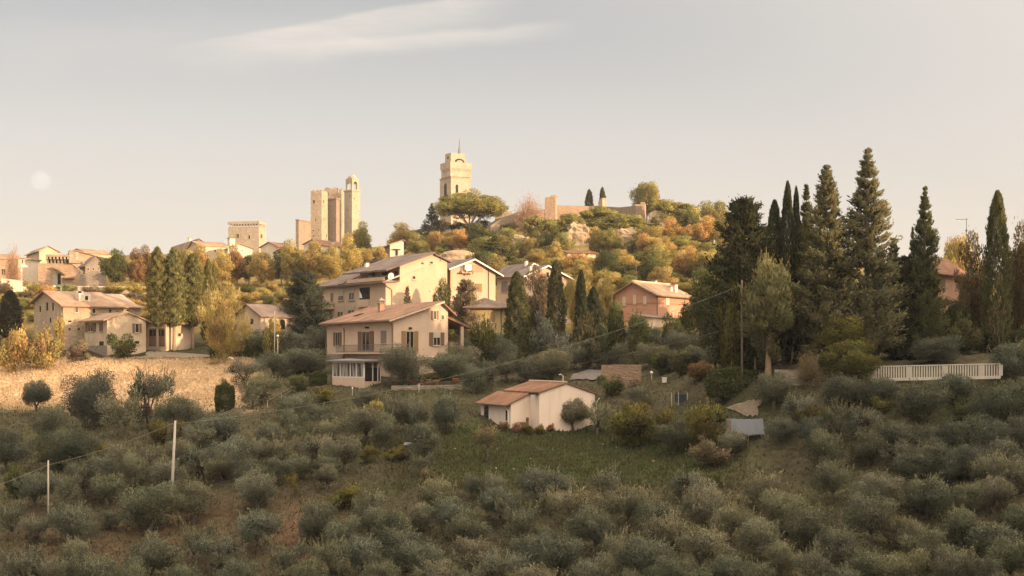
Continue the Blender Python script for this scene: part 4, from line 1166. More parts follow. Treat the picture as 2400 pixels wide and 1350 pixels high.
def gate():
    b = Bld('town_gate', 'old brick town gate with a row of corbel arches and an arched doorway', 'gate', 89, 672, 250, 84)
    Bw = b.B(188); zt = b.zc(617); bs = M['brick_stone']
    xm = b.B(163)
    b.part('wall', bs, MB().prism([(0, -4), (Bw, -4), (Bw, b.rz(188, 634)[1]), (xm, zt), (0, zt)], 'x', 0, 2.2))
    # machicolation: corbels carrying a parapet
    x0, x1 = b.B(112), b.B(162); z1, z2 = b.zc(602), b.zc(597); n = 6; mb = MB(); w = (x1 - x0) / n
    for k in range(n + 1):
        x = x0 + w * k
        mb.prism([(-.0, zt + .003), (-.25, zt + .5), (-.8, z1 - .45), (-.8, z1), (1.2, z1), (1.2, zt + .003)], 'y', x - .16, x + .16)
    b.part('corbel_arches', M['pale_stone'], mb)
    for k in range(n):
        xa, xb = x0 + w * k + .18, x0 + w * (k + 1) - .18
        b.part('corbel_arch', M['dark'], MB().box((xa, .6, zt + .01), (xb, 1.1, z1 - .02)))
    b.part('parapet', bs, MB().box((x0 - .2, -.85, z1 + .003), (x1 + .2, 1.2, z2)))
    b.part('pier', M['pale_stone'], MB().box((x1 + .21, -.9, zt + .003), (x1 + 1.5, 1.3, z2 + .6)).box((x1 + 1.503, -.5, zt + .003), (x1 + 2.6, 1.3, z2 - 1.0)))
    # doorway
    xa, xb = b.B(124), b.B(147); zb, za = b.zc(670), b.zc(641)
    b.part('door_frame', M['pale_stone'], MB().box((xa, -.12, -1), (xa + .9, .02, za)).box((xb - .35, -.12, -1), (xb, .02, za)).box((xa, -.14, za + .003), (xb, .02, za + .5)))
    c = (xa + .9 + xb - .35) / 2; r = (xb - .35 - xa - .9) / 2
    pts = [(xa + .9, -1), (xb - .35, -1)] + [(c + r * math.cos(math.pi * k / 8), za - r + r * math.sin(math.pi * k / 8)) for k in range(9)]
    b.part('doorway', M['dark'], MB().prism(pts, 'x', -.05, .0))
    b.part('porch_roof', fr, MB().prism([(xb - 1.6, za + 1.3), (xb + .5, za - .1), (xb + .5, za - .3), (xb - 1.6, za + 1.1)], 'x', -1, .02))
    b.part('ledge', M['dark_wood'], b.bx(MB(), 'r', b.B(148), b.B(174), -.02, .6, b.zc(653), b.zc(651)))
    c2 = Bld('stone_wall', 'low rough grey stone wall between the gate and the dark trees', 'wall', 186, 674, 247, 84)
    c2.part('wall', M['grey_stone'], MB().prism([(0, -3), (c2.B(245), -3), (c2.B(245), c2.zc(640)), (c2.B(215), c2.zc(636)), (0, c2.zc(646))], 'x', 0, 1.5))
    d2 = Bld('road_wall', 'long low pale road wall above the farmhouse', 'wall', 182, 682, 225, 82)
    d2.part('wall', M['pale_stone'], MB().box((0, 0, -3), (d2.B(345), .5, d2.zc(672))))
    d2.part('coping', M['white_plaster'], MB().box((-.05, -.06, d2.zc(672) + .003), (d2.B(345), .56, d2.zc(670.5))))
    d3 = Bld('garden_wall', 'broken cream garden wall under the left houses', 'wall', 2, 690, 240, 84)
    d3.part('wall', wp, MB().prism([(0, -3), (d3.B(66), -3), (d3.B(66), d3.zc(662)), (d3.B(40), d3.zc(656)), (0, d3.zc(652))], 'x', 0, .5))


gate()


# ---- the ruined fortress on the hill ----
def wall_run(name, label, pts, Y, th, mat, depth=10, cat='wall', merlon=False):
    """wall seen square-on: outline of (u, v_top) at distance Y (or per-point (u, v, Y))"""
    mid = pts[0]; Y0 = mid[2] if len(mid) > 2 else Y
    o = tag(empty(name, P(mid[0], mid[1], Y0) - Vector((0, 0, depth))), label, cat)
    base = o.location; mb = MB()
    for i in range(len(pts) - 1):
        q = []
        for p in (pts[i], pts[i + 1]):
            yy = p[2] if len(p) > 2 else Y; w = P(p[0], p[1], yy) - base; q.append(w)
        (a, c) = q
        dirv = Vector((c.x - a.x, c.y - a.y, 0)).normalized(); nrm = Vector((-dirv.y, dirv.x, 0)) * th
        mb.hexa([(a.x, a.y, -6), (c.x, c.y, -6), (c.x + nrm.x, c.y + nrm.y, -6), (a.x + nrm.x, a.y + nrm.y, -6), a, c, c + nrm, a + nrm])
    mb.build('wall', mat, o)
    return o


def fortress():
    bs = M['brick_stone']
    b = tower('fortress_tower', 'square brick corner tower of the ruined fortress wall', 1302, 545, 318, 12, 1277, 1306, 462, bs)
    crumble(b, b.A_, b.B_ + 1, b.zt, bs, 8, 8)
    wall_run('fortress_wall', 'lit brick fortress wall running right from the corner tower', [(1306, 481), (1340, 482), (1372, 483), (1402, 482)], 322, 1.6, bs)
    wall_run('fortress_wall', 'shaded fortress wall between the small turret and the brick bastion', [(1420, 484, 326), (1452, 486, 322), (1490, 482, 312)], 322, 1.6, M['shaded_stone'])
    wall_run('fortress_wall', 'dark earth-brown sloping fortress wall right of the umbrella pine', [(1150, 529, 318), (1180, 509, 320), (1215, 497, 322), (1278, 490, 324)], 322, 2.0, M['shaded_stone'])
    wall_run('ruin_wall', 'pale stepped ruin wall just right of the umbrella pine', [(1160, 481), (1186, 482), (1187, 494), (1200, 495)], 330, 1.5, M['pale_stone'])
    t = tower('turret', 'little stone turret on the fortress wall under a cypress', 1412, 545, 320, 45, 1403, 1421, 468, M['pale_stone'])
    crumble(t, t.A_, t.B_, t.zt, M['pale_stone'], 4, 5)
    c = tower('bastion', 'brick bastion of the fortress wall under the round tree', 1511, 545, 314, 10, 1488, 1514, 478, bs)
    crumble(c, c.A_, c.B_, c.zt, bs, 11, 6)
    wall_run('ruin_wall', 'bright broken cream ruin on the slope right of the bastion', [(1522, 500), (1535, 492), (1548, 498), (1556, 507), (1568, 505), (1572, 522)], 306, 1.5, M['pale_stone'])
    wall_run('ruin_wall', 'small bright ruined wall at the right end of the fortress', [(1627, 488), (1637, 488), (1640, 497), (1652, 500)], 310, 1.5, M['pale_stone'])


fortress()


def rocks(name, label, blobs, mat, Y, amp=.35):
    """weathered rock face: several noisy stone masses joined in one mesh. blobs: (u, v_top, v_bottom, width px)"""
    u, v0, v1, w = blobs[0]; base = P(u, v1, Y)
    o = tag(empty(name, base), label, 'rock'); vs_all = MB()
    for i, (u, v0, v1, w) in enumerate(blobs):
        c = P(u, (v0 + v1) / 2, Y + (i % 3) * .8) - base; h = (v1 - v0) / F * Y * .62; rx = w / 2 / F * Y
        nu, nv = 22, 14; vs = []; fs = []
        for j in range(nv + 1):
            th = math.pi * j / nv
            for k in range(nu):
                d = Vector((math.sin(th) * math.cos(2 * math.pi * k / nu), math.sin(th) * math.sin(2 * math.pi * k / nu), math.cos(th)))
                d2 = Vector((math.copysign(abs(d.x) ** .65, d.x), math.copysign(abs(d.y) ** .65, d.y), math.copysign(abs(d.z) ** .75, d.z)))
                n = mnoise.fractal(d * 2.2 + Vector((i * 7.1, u * .1, 0)), 1.0, 2.0, 5) * amp
                lay = .06 * math.sin(d2.z * 9 + i)
                vs.append((c.x + d2.x * rx * (1 + n + lay), c.y + d2.y * rx * (1 + n + lay), c.z + d2.z * h * (1 + n * .6)))
        for j in range(nv):
            for k in range(nu): a = j * nu; fs.append((a + k, a + nu + k, a + nu + (k + 1) % nu, a + (k + 1) % nu))
        vs_all.add(vs, fs)
    vs_all.build('rock_face', mat, o)
    return o


rocks('rock_outcrop', 'layered brown rock outcrop with a dark overhang under the pines', [(1355, 532, 590, 56), (1340, 548, 592, 40), (1372, 545, 592, 36), (1330, 560, 592, 28)], M['rock'], 286)
rocks('rock_outcrop', 'pale cliff face between bare shrubs and cedars', [(1470, 543, 596, 52), (1450, 552, 596, 36), (1492, 548, 596, 34)], M['rock'], 284)
rocks('rock_outcrop', 'smooth pale stone hump rising behind the apartment blocks', [(1072, 594, 650, 84), (1102, 598, 650, 56), (1046, 600, 650, 46)], M['rock'], 262, .12)
rocks('rock_outcrop', 'beige cave rock with leaning pine trunks, above the gabled houses', [(1220, 560, 612, 48), (1200, 572, 612, 36), (1240, 566, 612, 34)], M['rock'], 276)


def terrace_house():
    b = Bld('house', 'long low house with thin red roof below the brown rock outcrop', 'house', 1330, 622, 262, 70)
    A, Bw = 4.0, b.B(1396); zt = b.zc(592)
    b.part('wall', wp, MB().box((0, 0, -4), (Bw, A, zt)))
    b.part('roof', rr_, MB().slab('y', -.6, zt + .02, A + .4, zt + .9, -.6, Bw + .5, .16))
    for q in ((1338, 595, 1346, 600), (1354, 595, 1362, 600), (1370, 595, 1378, 600)): b.win('r', *q, None, sill=False)


terrace_house()
# ------------------------------------------------------------------ vegetation
def unit(v): return v / np.maximum(np.linalg.norm(v, axis=-1, keepdims=True), 1e-9)


def cards(name, Pc, D, L, W, C, rs, N=None, nj=.28):
    """a crown mesh of many small leaf-sized faces: centre, direction, length, width, colour per face"""
    n = len(Pc); D = unit(D); S = unit(np.cross(D, rs.normal(size=(n, 3))))
    L = np.broadcast_to(L, n)[:, None] * .5; W = np.broadcast_to(W, n)[:, None] * .5
    if N is not None:                       # leaves turn their upper side outward, as in a real crown
        N = unit(unit(N) + rs.normal(0, nj, (n, 3)))
        S = np.where((np.sum(np.cross(S, D) * N, 1) < 0)[:, None], -S, S)
    co = np.stack([Pc - D * L, Pc + S * W, Pc + D * L, Pc - S * W], 1).reshape(-1, 3)
    me = bpy.data.meshes.new(name); quads(me, co, np.arange(4 * n).reshape(n, 4))
    if N is not None:
        me.polygons.foreach_set('use_smooth', np.ones(n, bool))
        ca = me.attributes.new('custom_normal', 'FLOAT_VECTOR', 'POINT'); ca.data.foreach_set('vector', np.repeat(N, 4, 0).astype(np.float32).ravel()); me.update()
    at = me.color_attributes.new('Col', 'FLOAT_COLOR', 'POINT')
    c = np.repeat(np.clip(C, 0.02, 2.5), 4, 0); at.data.foreach_set('color', np.concatenate([c, np.ones((4 * n, 1))], 1).astype(np.float32).ravel())
    me.materials.append(M['foliage']); return me


def ball_pts(rs, n):
    d = unit(rs.normal(size=(n, 3))); return d, rs.uniform(0, 1, n)


def lobed(name, seed, h, w, zb, nl, lpl, lr, ll, lw, up=.3, hue=.12, shoots=0, spread=.8, flat=1.0, bright=.28, tops=.0, wisp=.16):
    """crown of leaf clumps spread over and through an ellipsoid, with optional upright feathery shoots"""
    rs = np.random.RandomState(seed); cz = (h + zb) / 2; rz = (h - zb) / 2
    d = unit(rs.normal(size=(nl, 3))); rad = rs.uniform(.35, spread, nl) ** .8
    skew = 1 + .22 * np.sin(np.arctan2(d[:, 1], d[:, 0]) * 2 + seed) + .14 * np.sin(np.arctan2(d[:, 1], d[:, 0]) * 3 + seed * 2)
    c = d * (rad * skew)[:, None] * np.array([w / 2, w / 2, rz]) * (1 - lr / max(w, 1) * .6) + np.array([0, 0, cz])
    c[:, 2] += .08 * h * rs.normal(size=nl)
    lrr = lr * rs.uniform(.5, 1.4, nl)
    cnt = np.maximum(12, (lpl * (lrr / lr) ** 2).astype(int))
    li = np.repeat(np.arange(nl), cnt); n = len(li)
    dd, q = ball_pts(rs, n)
    p = c[li] + dd * (lrr[li] * (.3 + .7 * q ** .5))[:, None] * np.array([1, 1, .85 * flat])
    stray = rs.uniform(size=n) < .09; p[stray] += rs.normal(0, lr * .45, (int(stray.sum()), 3))
    out = unit(p - np.array([0, 0, cz - .2 * h]))
    D = out * .8 + dd * .5 + np.array([0, 0, up]) + rs.normal(size=(n, 3)) * .5
    N = dd * .8 + unit(p - np.array([0, 0, cz])) * .7
    lb = rs.normal(1, bright, nl); b = lb[li] * rs.uniform(.8, 1.2, n)
    hu = rs.normal(0, hue, (nl, 3))[li] * .5 + rs.normal(0, hue, (n, 3)) * .5
    C = b[:, None] * (1 + hu)
    L = ll * rs.uniform(.6, 1.4, n); W = lw * rs.uniform(.7, 1.3, n)
    if shoots:
        sp, sd, scn = [], [], []
        for k in range(shoots):
            j = rs.randint(nl); b0 = c[j] + np.array([rs.normal(0, lrr[j] * .5), rs.normal(0, lrr[j] * .5), lrr[j] * .55])
            if b0[2] < cz - .1 * h: continue
            a = math.atan2(b0[1], b0[0]); o = rs.uniform(.1, .6)
            dr = unit(np.array([math.cos(a) * o + rs.normal(0, .2), math.sin(a) * o + rs.normal(0, .2), 1.0])); ln = rs.uniform(.35, 1.0) * h * wisp * 1.6
            m = 18; t = np.linspace(0, 1, m)[:, None]
            sp.append(b0 + dr * ln * t + rs.normal(0, .06, (m, 3)) * (1.2 - t)); sd.append(dr + rs.normal(0, .45, (m, 3))); scn.append(np.full((m, 3), rs.uniform(1.05, 1.5)) * np.array([1.06, 1.0, .90]))
        if sp:
            p = np.concatenate([p] + sp); D = np.concatenate([D] + sd); C = np.concatenate([C] + scn); k = len(p) - n
            L = np.concatenate([L, np.full(k, ll * .9)]); W = np.concatenate([W, np.full(k, lw * .75)])
            N = np.concatenate([N, unit(p[n:] - np.array([0, 0, cz - .3 * h])) + np.array([0, 0, .5])])
    p[:, 2] = np.maximum(p[:, 2], .05)
    return cards(name, p, D, L, W, C, rs, N)


def column(name, seed, h, w, n, ll, lw, zb=.02, blunt=.55, rag=.3, split=0):
    """cypress: upright sprays packed on a spindle"""
    rs = np.random.RandomState(seed); t = rs.uniform(0, 1, n) ** .85; a = rs.uniform(0, 6.2832, n)
    prof = np.minimum(1, (t / .14 + .25)) * (1 - t ** 2.4) ** blunt
    lump = 1 + rag * (.5 * np.sin(a * 3 + t * 19 + seed) * np.sin(t * 31 + a * 2) + .5 * np.sin(a * 5 - t * 47))
    if split: prof = prof * (1 + .2 * np.cos(a * 2))
    r = w / 2 * prof * lump * rs.uniform(.55, 1.05, n) ** .6
    p = np.stack([r * np.cos(a), r * np.sin(a), h * (zb + (1 - zb) * t)], 1)
    D = np.stack([np.cos(a) * .45, np.sin(a) * .45, np.full(n, 1.0)], 1) + rs.normal(size=(n, 3)) * .35
    b = (1 + .22 * np.sin(a * 4 + t * 23 + seed)) * rs.uniform(.6, 1.4, n)
    C = b[:, None] * (1 + rs.normal(0, .08, (n, 3)))
    return cards(name, p, D, ll * rs.uniform(.6, 1.5, n), lw * rs.uniform(.7, 1.3, n), C, rs, np.stack([np.cos(a + .5 * np.sin(t * 40 + a * 5)), np.sin(a + .5 * np.sin(t * 40 + a * 5)), .15 + .5 * t ** 6], 1))


def conifer(name, seed, h, w, levels, per, lpb, ll, lw, zb=.04, taper=.8, droop=.15, tuft=.4, rag=.35):
    """fir-like crown: whorls of boughs ending in ragged tufts"""
    rs = np.random.RandomState(seed); P_, D_, B_, N_ = [], [], [], []
    for i in range(levels):
        t = (i + rs.uniform(0, .8)) / levels
        env = w / 2 * (1 - t) ** taper * min(1, .6 + t * 4) * rs.uniform(.78, 1.18)
        for k in range(per):
            a = rs.uniform(0, 6.2832); ln = env * rs.uniform(1 - rag, 1 + rag * .4) + .25 * (1 - t) + .06; z = h * (zb + (1 - zb) * t)
            m = max(6, int(lpb * (.35 + ln / (w / 2)))); s = rs.uniform(.15, 1, m) ** .7
            d = np.array([math.cos(a), math.sin(a), .25 - droop * 2 * (1 - t)])
            q = np.array([0, 0, z]) + d * (s * ln)[:, None] + np.stack([np.zeros(m), np.zeros(m), .22 * ln * s ** 2], 1)
            qc = q; q = q + rs.normal(0, tuft * (1 - .65 * t), (m, 3)) * (.35 + .65 * s[:, None]) * np.array([1, 1, .8])
            P_.append(q); N_.append(np.array([d[0], d[1], .55]) + unit(q - qc) * .6); D_.append(d + np.array([0, 0, .55]) + rs.normal(0, .5, (m, 3))); B_.append(np.full(m, rs.uniform(.65, 1.35)))
    p = np.concatenate(P_); D = np.concatenate(D_); n = len(p)
    C = (np.concatenate(B_) * rs.uniform(.8, 1.2, n))[:, None] * (1 + rs.normal(0, .1, (n, 3)))
    return cards(name, p, D, ll * rs.uniform(.6, 1.5, n), lw * rs.uniform(.7, 1.3, n), C, rs, np.concatenate(N_))


def umbrella(name, seed, h, w, zb, nl, lpl, lr, ll, lw, lo=.2):
    """stone pine: flat-bottomed dome of needle clumps"""
    rs = np.random.RandomState(seed); a = rs.uniform(0, 6.2832, nl); r = np.sqrt(rs.uniform(0, 1, nl)) * (w / 2 - lr * .7)
    dome = np.sqrt(np.maximum(0, 1 - (r / (w / 2)) ** 2)); z = zb + (h - zb) * dome * rs.uniform(lo, .95, nl) - (1 - lo) * .12 * (h - zb) * rs.uniform(0, 1, nl)
    c = np.stack([r * np.cos(a), r * np.sin(a), z], 1); li = np.repeat(np.arange(nl), lpl); n = len(li); dd, q = ball_pts(rs, n)
    lrr = lr * rs.uniform(.7, 1.25, nl)
    p = c[li] + dd * (lrr[li] * (.3 + .7 * q ** .5))[:, None] * np.array([1, 1, .62])
    D = dd + np.array([0, 0, .6]) + rs.normal(0, .4, (n, 3))
    b = rs.normal(1, .22, nl)[li] * rs.uniform(.65, 1.35, n); C = b[:, None] * (1 + rs.normal(0, .1, (n, 3)))
    return cards(name, p, D, ll * rs.uniform(.6, 1.4, n), lw * rs.uniform(.7, 1.3, n), C, rs, dd + np.array([0, 0, .35]) + unit(c[li]) * .4)


def twiggy(name, seed, h, w, zb, nb, lpb, ll, lw):
    """nearly bare crown: fans of thin twigs"""
    rs = np.random.RandomState(seed); P_, D_ = [], []
    for k in range(nb):
        d = unit(rs.normal(size=3) * np.array([1, 1, .7]) + np.array([0, 0, .75])); ln = rs.uniform(.5, 1.0)
        s = rs.uniform(.25, 1, lpb)[:, None]
        p = np.array([0, 0, zb]) + d * s * ln * np.array([w / 2, w / 2, h - zb]) + rs.normal(0, .07 * w, (lpb, 3)) * s
        P_.append(p); D_.append(d + rs.normal(0, .55, (lpb, 3)))
    p = np.concatenate(P_); D = np.concatenate(D_); n = len(p)
    return cards(name, p, D, ll * rs.uniform(.5, 1.5, n), lw * rs.uniform(.7, 1.3, n), rs.uniform(.6, 1.4, (n, 1)) * (1 + rs.normal(0, .06, (n, 3))), rs)


def boxy(name, seed, n, ll, lw):
    """clipped hedge, unit cube footprint"""
    rs = np.random.RandomState(seed); p = rs.uniform(-.5, .5, (n, 3)); ax = rs.randint(0, 3, n)
    s = np.where(rs.uniform(size=n) < .8, 1, .8); sg = np.sign(rs.uniform(-1, 1, n))
    for k in range(3): m_ = (ax == k); p[m_, k] = (.5 * sg * s)[m_]
    q_ = np.abs(p).max(1, keepdims=True) / np.maximum(np.linalg.norm(p, axis=1, keepdims=True), 1e-6); p = p * (.62 + .38 * q_ * 1.35) * (1 + .10 * np.sin(p[:, [1, 2, 0]] * 9 + seed) + rs.normal(0, .05, (n, 3))); p[:, 2] += .5
    return cards(name, p, rs.normal(size=(n, 3)) + np.array([0, 0, .4]), ll * rs.uniform(.6, 1.4, n), lw * rs.uniform(.7, 1.3, n), rs.uniform(.6, 1.4, (n, 1)) * (1 + rs.normal(0, .08, (n, 3))), rs)


def trunk(name, seed, h, r, fork, nb, reach, mat, lean=.12, lift=1.0):
    """tapered trunk that divides into limbs"""
    rr = random.Random(seed); mb = MB(); lx, ly = rr.uniform(-lean, lean), rr.uniform(-lean, lean)
    top = (lx * fork, ly * fork, fork)
    mb.tube([(0, 0, -.4), (lx * fork * .2, 0, fork * .15), (lx * fork * .6, ly * fork * .5, fork * .55), top], [r * 1.5, r * 1.1, r * .95, r * .85], 8)
    for k in range(nb):
        a = 6.283 * k / max(nb, 1) + rr.uniform(-.4, .4); q = reach * rr.uniform(.6, 1.0); z1 = fork + (h - fork) * rr.uniform(.55, .9) * lift
        m = (top[0] + math.cos(a) * q * .45, top[1] + math.sin(a) * q * .45, fork + (z1 - fork) * .4)
        e = (top[0] + math.cos(a) * q, top[1] + math.sin(a) * q, z1)
        mb.tube([top, m, e], [r * .6, r * .38, r * .14], 6)
        for s in (-.5, .5): mb.tube([m, (m[0] + math.cos(a + s) * q * .4, m[1] + math.sin(a + s) * q * .4, m[2] + (z1 - m[2]) * .8)], [r * .3, r * .09], 5)
    return mb.mesh(name, mat, True)


PROTO = {}


def proto(kind, h, w, crowns, trunks): PROTO[kind] = (h, w, crowns, trunks)


B_, PB = M['bark'], M['pale_bark']
proto('olive', 3.6, 3.4, [lobed('olive_crown', 11 + k, 3.4, 3.55, .42 + .45 * (k % 3 == 0), 34, 430, .72, .145, .066, .6, .05, 42, .86, 1, .2, 0, .13) for k in range(7)] + [lobed('olive_crown', 211 + k, 3.4, 3.6, .95, 15, 270, .62, .18, .07, .6, .06, 50, 1.0, 1, .26, 0, .17) for k in range(2)],
      [trunk('olive_trunk', 40 + k, 3.4, .16, .8, 4, 1.1, B_, .3) for k in range(4)])
proto('big_olive', 5.0, 4.6, [lobed('olive_crown', 31 + k, 4.7, 4.75, .25, 52, 460, .92, .16, .07, .55, .05, 64, .88, 1, .2, 0, .14) for k in range(4)],
      [trunk('olive_trunk', 60 + k, 4.6, .2, 1.0, 4, 1.5, B_, .3) for k in range(2)])
proto('cypress', 12.0, 2.3, [column('cypress_crown', 3 + k, 11.9, 2.5, 14000, .30, .085, .03, .55, .35) for k in range(3)], [trunk('cypress_trunk', 80, 9, .16, 6, 0, 0, PB, .02)])
proto('bare_cypress', 12.0, 2.6, [column('cypress_crown', 13 + k, 11.9, 2.7, 14000, .32, .09, .24, .5, .75) for k in range(3)], [trunk('cypress_trunk', 81, 9, .2, 6, 0, 0, PB, .03)])
proto('lawn_cypress', 10.0, 4.2, [lobed('cypress_crown', 23 + k, 9.6, 4.5, 1.6, 70, 260, .75, .34, .12, 1.1, .09, 90, .95, 1.3, .26, 0, .07) for k in range(2)], [trunk('cypress_trunk', 82, 7, .22, 5, 0, 0, PB, .02)])
proto('conifer', 17.0, 5.2, [conifer('conifer_crown', 7 + k, 16.9, 7.4, 40, 10, 125, .32, .11, .05, .88, .10, .28, .5) for k in range(3)], [trunk('conifer_trunk', 83, 15, .25, 14, 0, 0, B_, .01)])
proto('dense_conifer', 14.0, 5.6, [conifer('conifer_crown', 57 + k, 13.9, 7.4, 36, 12, 110, .34, .13, .03, .42, .1, .42, .42) for k in range(2)], [trunk('conifer_trunk', 84, 12, .25, 10, 0, 0, B_, .01)])
proto('spruce', 9.0, 4.6, [conifer('conifer_crown', 67 + k, 8.9, 5.2, 22, 9, 30, .40, .15, .05, .85, .08, .26, .2) for k in range(2)], [trunk('conifer_trunk', 85, 8.6, .18, 8.5, 0, 0, B_, .01)])
proto('pine', 12.0, 13.0, [umbrella('pine_crown', 71 + k, 11.9, 14.2, 4.6, 170, 170, 1.45, .46, .17) for k in range(2)], [trunk('pine_trunk', 86 + k, 10.5, .32, 2.0, 7, 4.6, M['pale_bark'], .1, .85) for k in range(2)])
proto('tall_pine', 8.0, 5.6, [umbrella('pine_crown', 91 + k, 7.9, 6.2, 2.6, 60, 190, 1.05, .42, .17, .02) for k in range(3)], [trunk('pine_trunk', 95 + k, 6.5, .2, 3.2, 4, 1.8, M['pale_bark'], .15, .8) for k in range(2)])
proto('leafy', 7.0, 6.0, [lobed('leafy_crown', 101 + k, 6.9, 6.2, 1.1, 52, 300, 1.0, .27, .14, .2, .06, 0, .92, 1, .2) for k in range(5)], [trunk('leafy_trunk', 110 + k, 6.3, .16, 2.2, 5, 1.8, PB) for k in range(3)])
proto('bush', 2.6, 3.0, [lobed('bush_crown', 121 + k, 2.6, 3.1, .0, 24, 190, .55, .20, .09, .4, .11, 14, .9) for k in range(5)], [trunk('bush_trunk', 130, 2.0, .06, .4, 5, .8, B_)])
proto('weeping', 7.0, 6.6, [lobed('willow_crown', 141 + k, 6.9, 6.6, .2, 46, 220, .85, .34, .07, .9, .10, 40, .92) for k in range(2)], [trunk('willow_trunk', 145, 6, .16, 1.4, 6, 2.2, PB)])
proto('bare', 6.0, 6.5, [twiggy('bare_crown', 151 + k, 6.0, 6.6, .9, 120, 80, .5, .042) for k in range(3)], [trunk('bare_trunk', 155, 5.4, .14, 1.2, 7, 2.3, PB)])
proto('sapling', 2.4, 2.2, [lobed('sapling_crown', 161 + k, 2.4, 2.2, .8, 14, 70, .42, .17, .06, .5, .10, 22, .95) for k in range(3)], [trunk('sapling_trunk', 165, 2.0, .05, .9, 4, .6, B_)])
HEDGE = [boxy('hedge', 171 + k, 9000, .10, .05) for k in range(2)]
CNT = {}
NAMES = {'olive': 'olive_tree', 'big_olive': 'olive_tree', 'cypress': 'cypress_tree', 'bare_cypress': 'cypress_tree', 'lawn_cypress': 'cypress_tree', 'conifer': 'conifer_tree', 'dense_conifer': 'conifer_tree',
         'spruce': 'conifer_tree', 'pine': 'pine_tree', 'tall_pine': 'pine_tree', 'leafy': 'leafy_tree', 'bush': 'bush', 'weeping': 'willow_like_tree', 'bare': 'bare_tree', 'sapling': 'sapling'}
CATS = {'olive': 'olive tree', 'big_olive': 'olive tree', 'bush': 'bush', 'sapling': 'young tree', 'pine': 'pine tree', 'tall_pine': 'pine tree', 'conifer': 'conifer', 'dense_conifer': 'conifer', 'spruce': 'conifer',
        'cypress': 'cypress', 'bare_cypress': 'cypress', 'lawn_cypress': 'cypress'}


def tree(kind, u, vt, vb, w, color, label, group=None, Y=None, var=None, jit=.08):
    """stands a tree of that kind on the ground: top row, base row, crown width in pixels; colour tints the leaves"""
    h0, w0, crowns, trunks = PROTO[kind]
    i = CNT.get(kind, 0); CNT[kind] = i + 1
    if Y is None: Y = Yof(u, vb)
    x = (u - U0) / F * Y; z = gz(u, Y); h = max((V0 - vt) / F * Y - z, .6); wm = w / F * Y
    o = empty(NAMES[kind], (x, Y, z), rng.uniform(0, 6.283))
    ax = rng.uniform(.9, 1.1) if h < 6 else 1.0
    o.scale = (wm / w0 * ax, wm / w0 / ax, h / h0)
    tag(o, label, CATS.get(kind, 'bush' if kind == 'bush' else 'tree'), group)
    t = bpy.data.objects.new('trunk', trunks[i % len(trunks)]); COL.objects.link(t); t.parent = o
    c = bpy.data.objects.new('crown', crowns[(i if var is None else var) % len(crowns)]); COL.objects.link(c); c.parent = o
    k = rng.uniform(1 - jit, 1 + jit); c.color = (color[0] * k * rng.uniform(.96, 1.04), color[1] * k, color[2] * k * rng.uniform(.92, 1.08), 1)
    return o


def near_words(items, marks):
    return ''


# leaf colours; CYP_LIT has sunlight put into the cypress green
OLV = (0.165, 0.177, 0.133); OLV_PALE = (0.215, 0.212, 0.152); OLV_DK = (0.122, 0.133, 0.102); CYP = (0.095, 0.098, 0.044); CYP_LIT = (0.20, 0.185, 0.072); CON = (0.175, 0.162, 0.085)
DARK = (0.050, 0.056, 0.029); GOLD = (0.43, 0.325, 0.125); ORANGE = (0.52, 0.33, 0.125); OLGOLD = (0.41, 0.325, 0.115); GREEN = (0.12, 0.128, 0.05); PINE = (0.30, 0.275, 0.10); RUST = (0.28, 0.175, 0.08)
YEL = (0.165, 0.148, 0.050); TAN = (0.20, 0.165, 0.105); PINKISH = (0.42, 0.27, 0.19); BLUEG = (0.075, 0.085, 0.062)
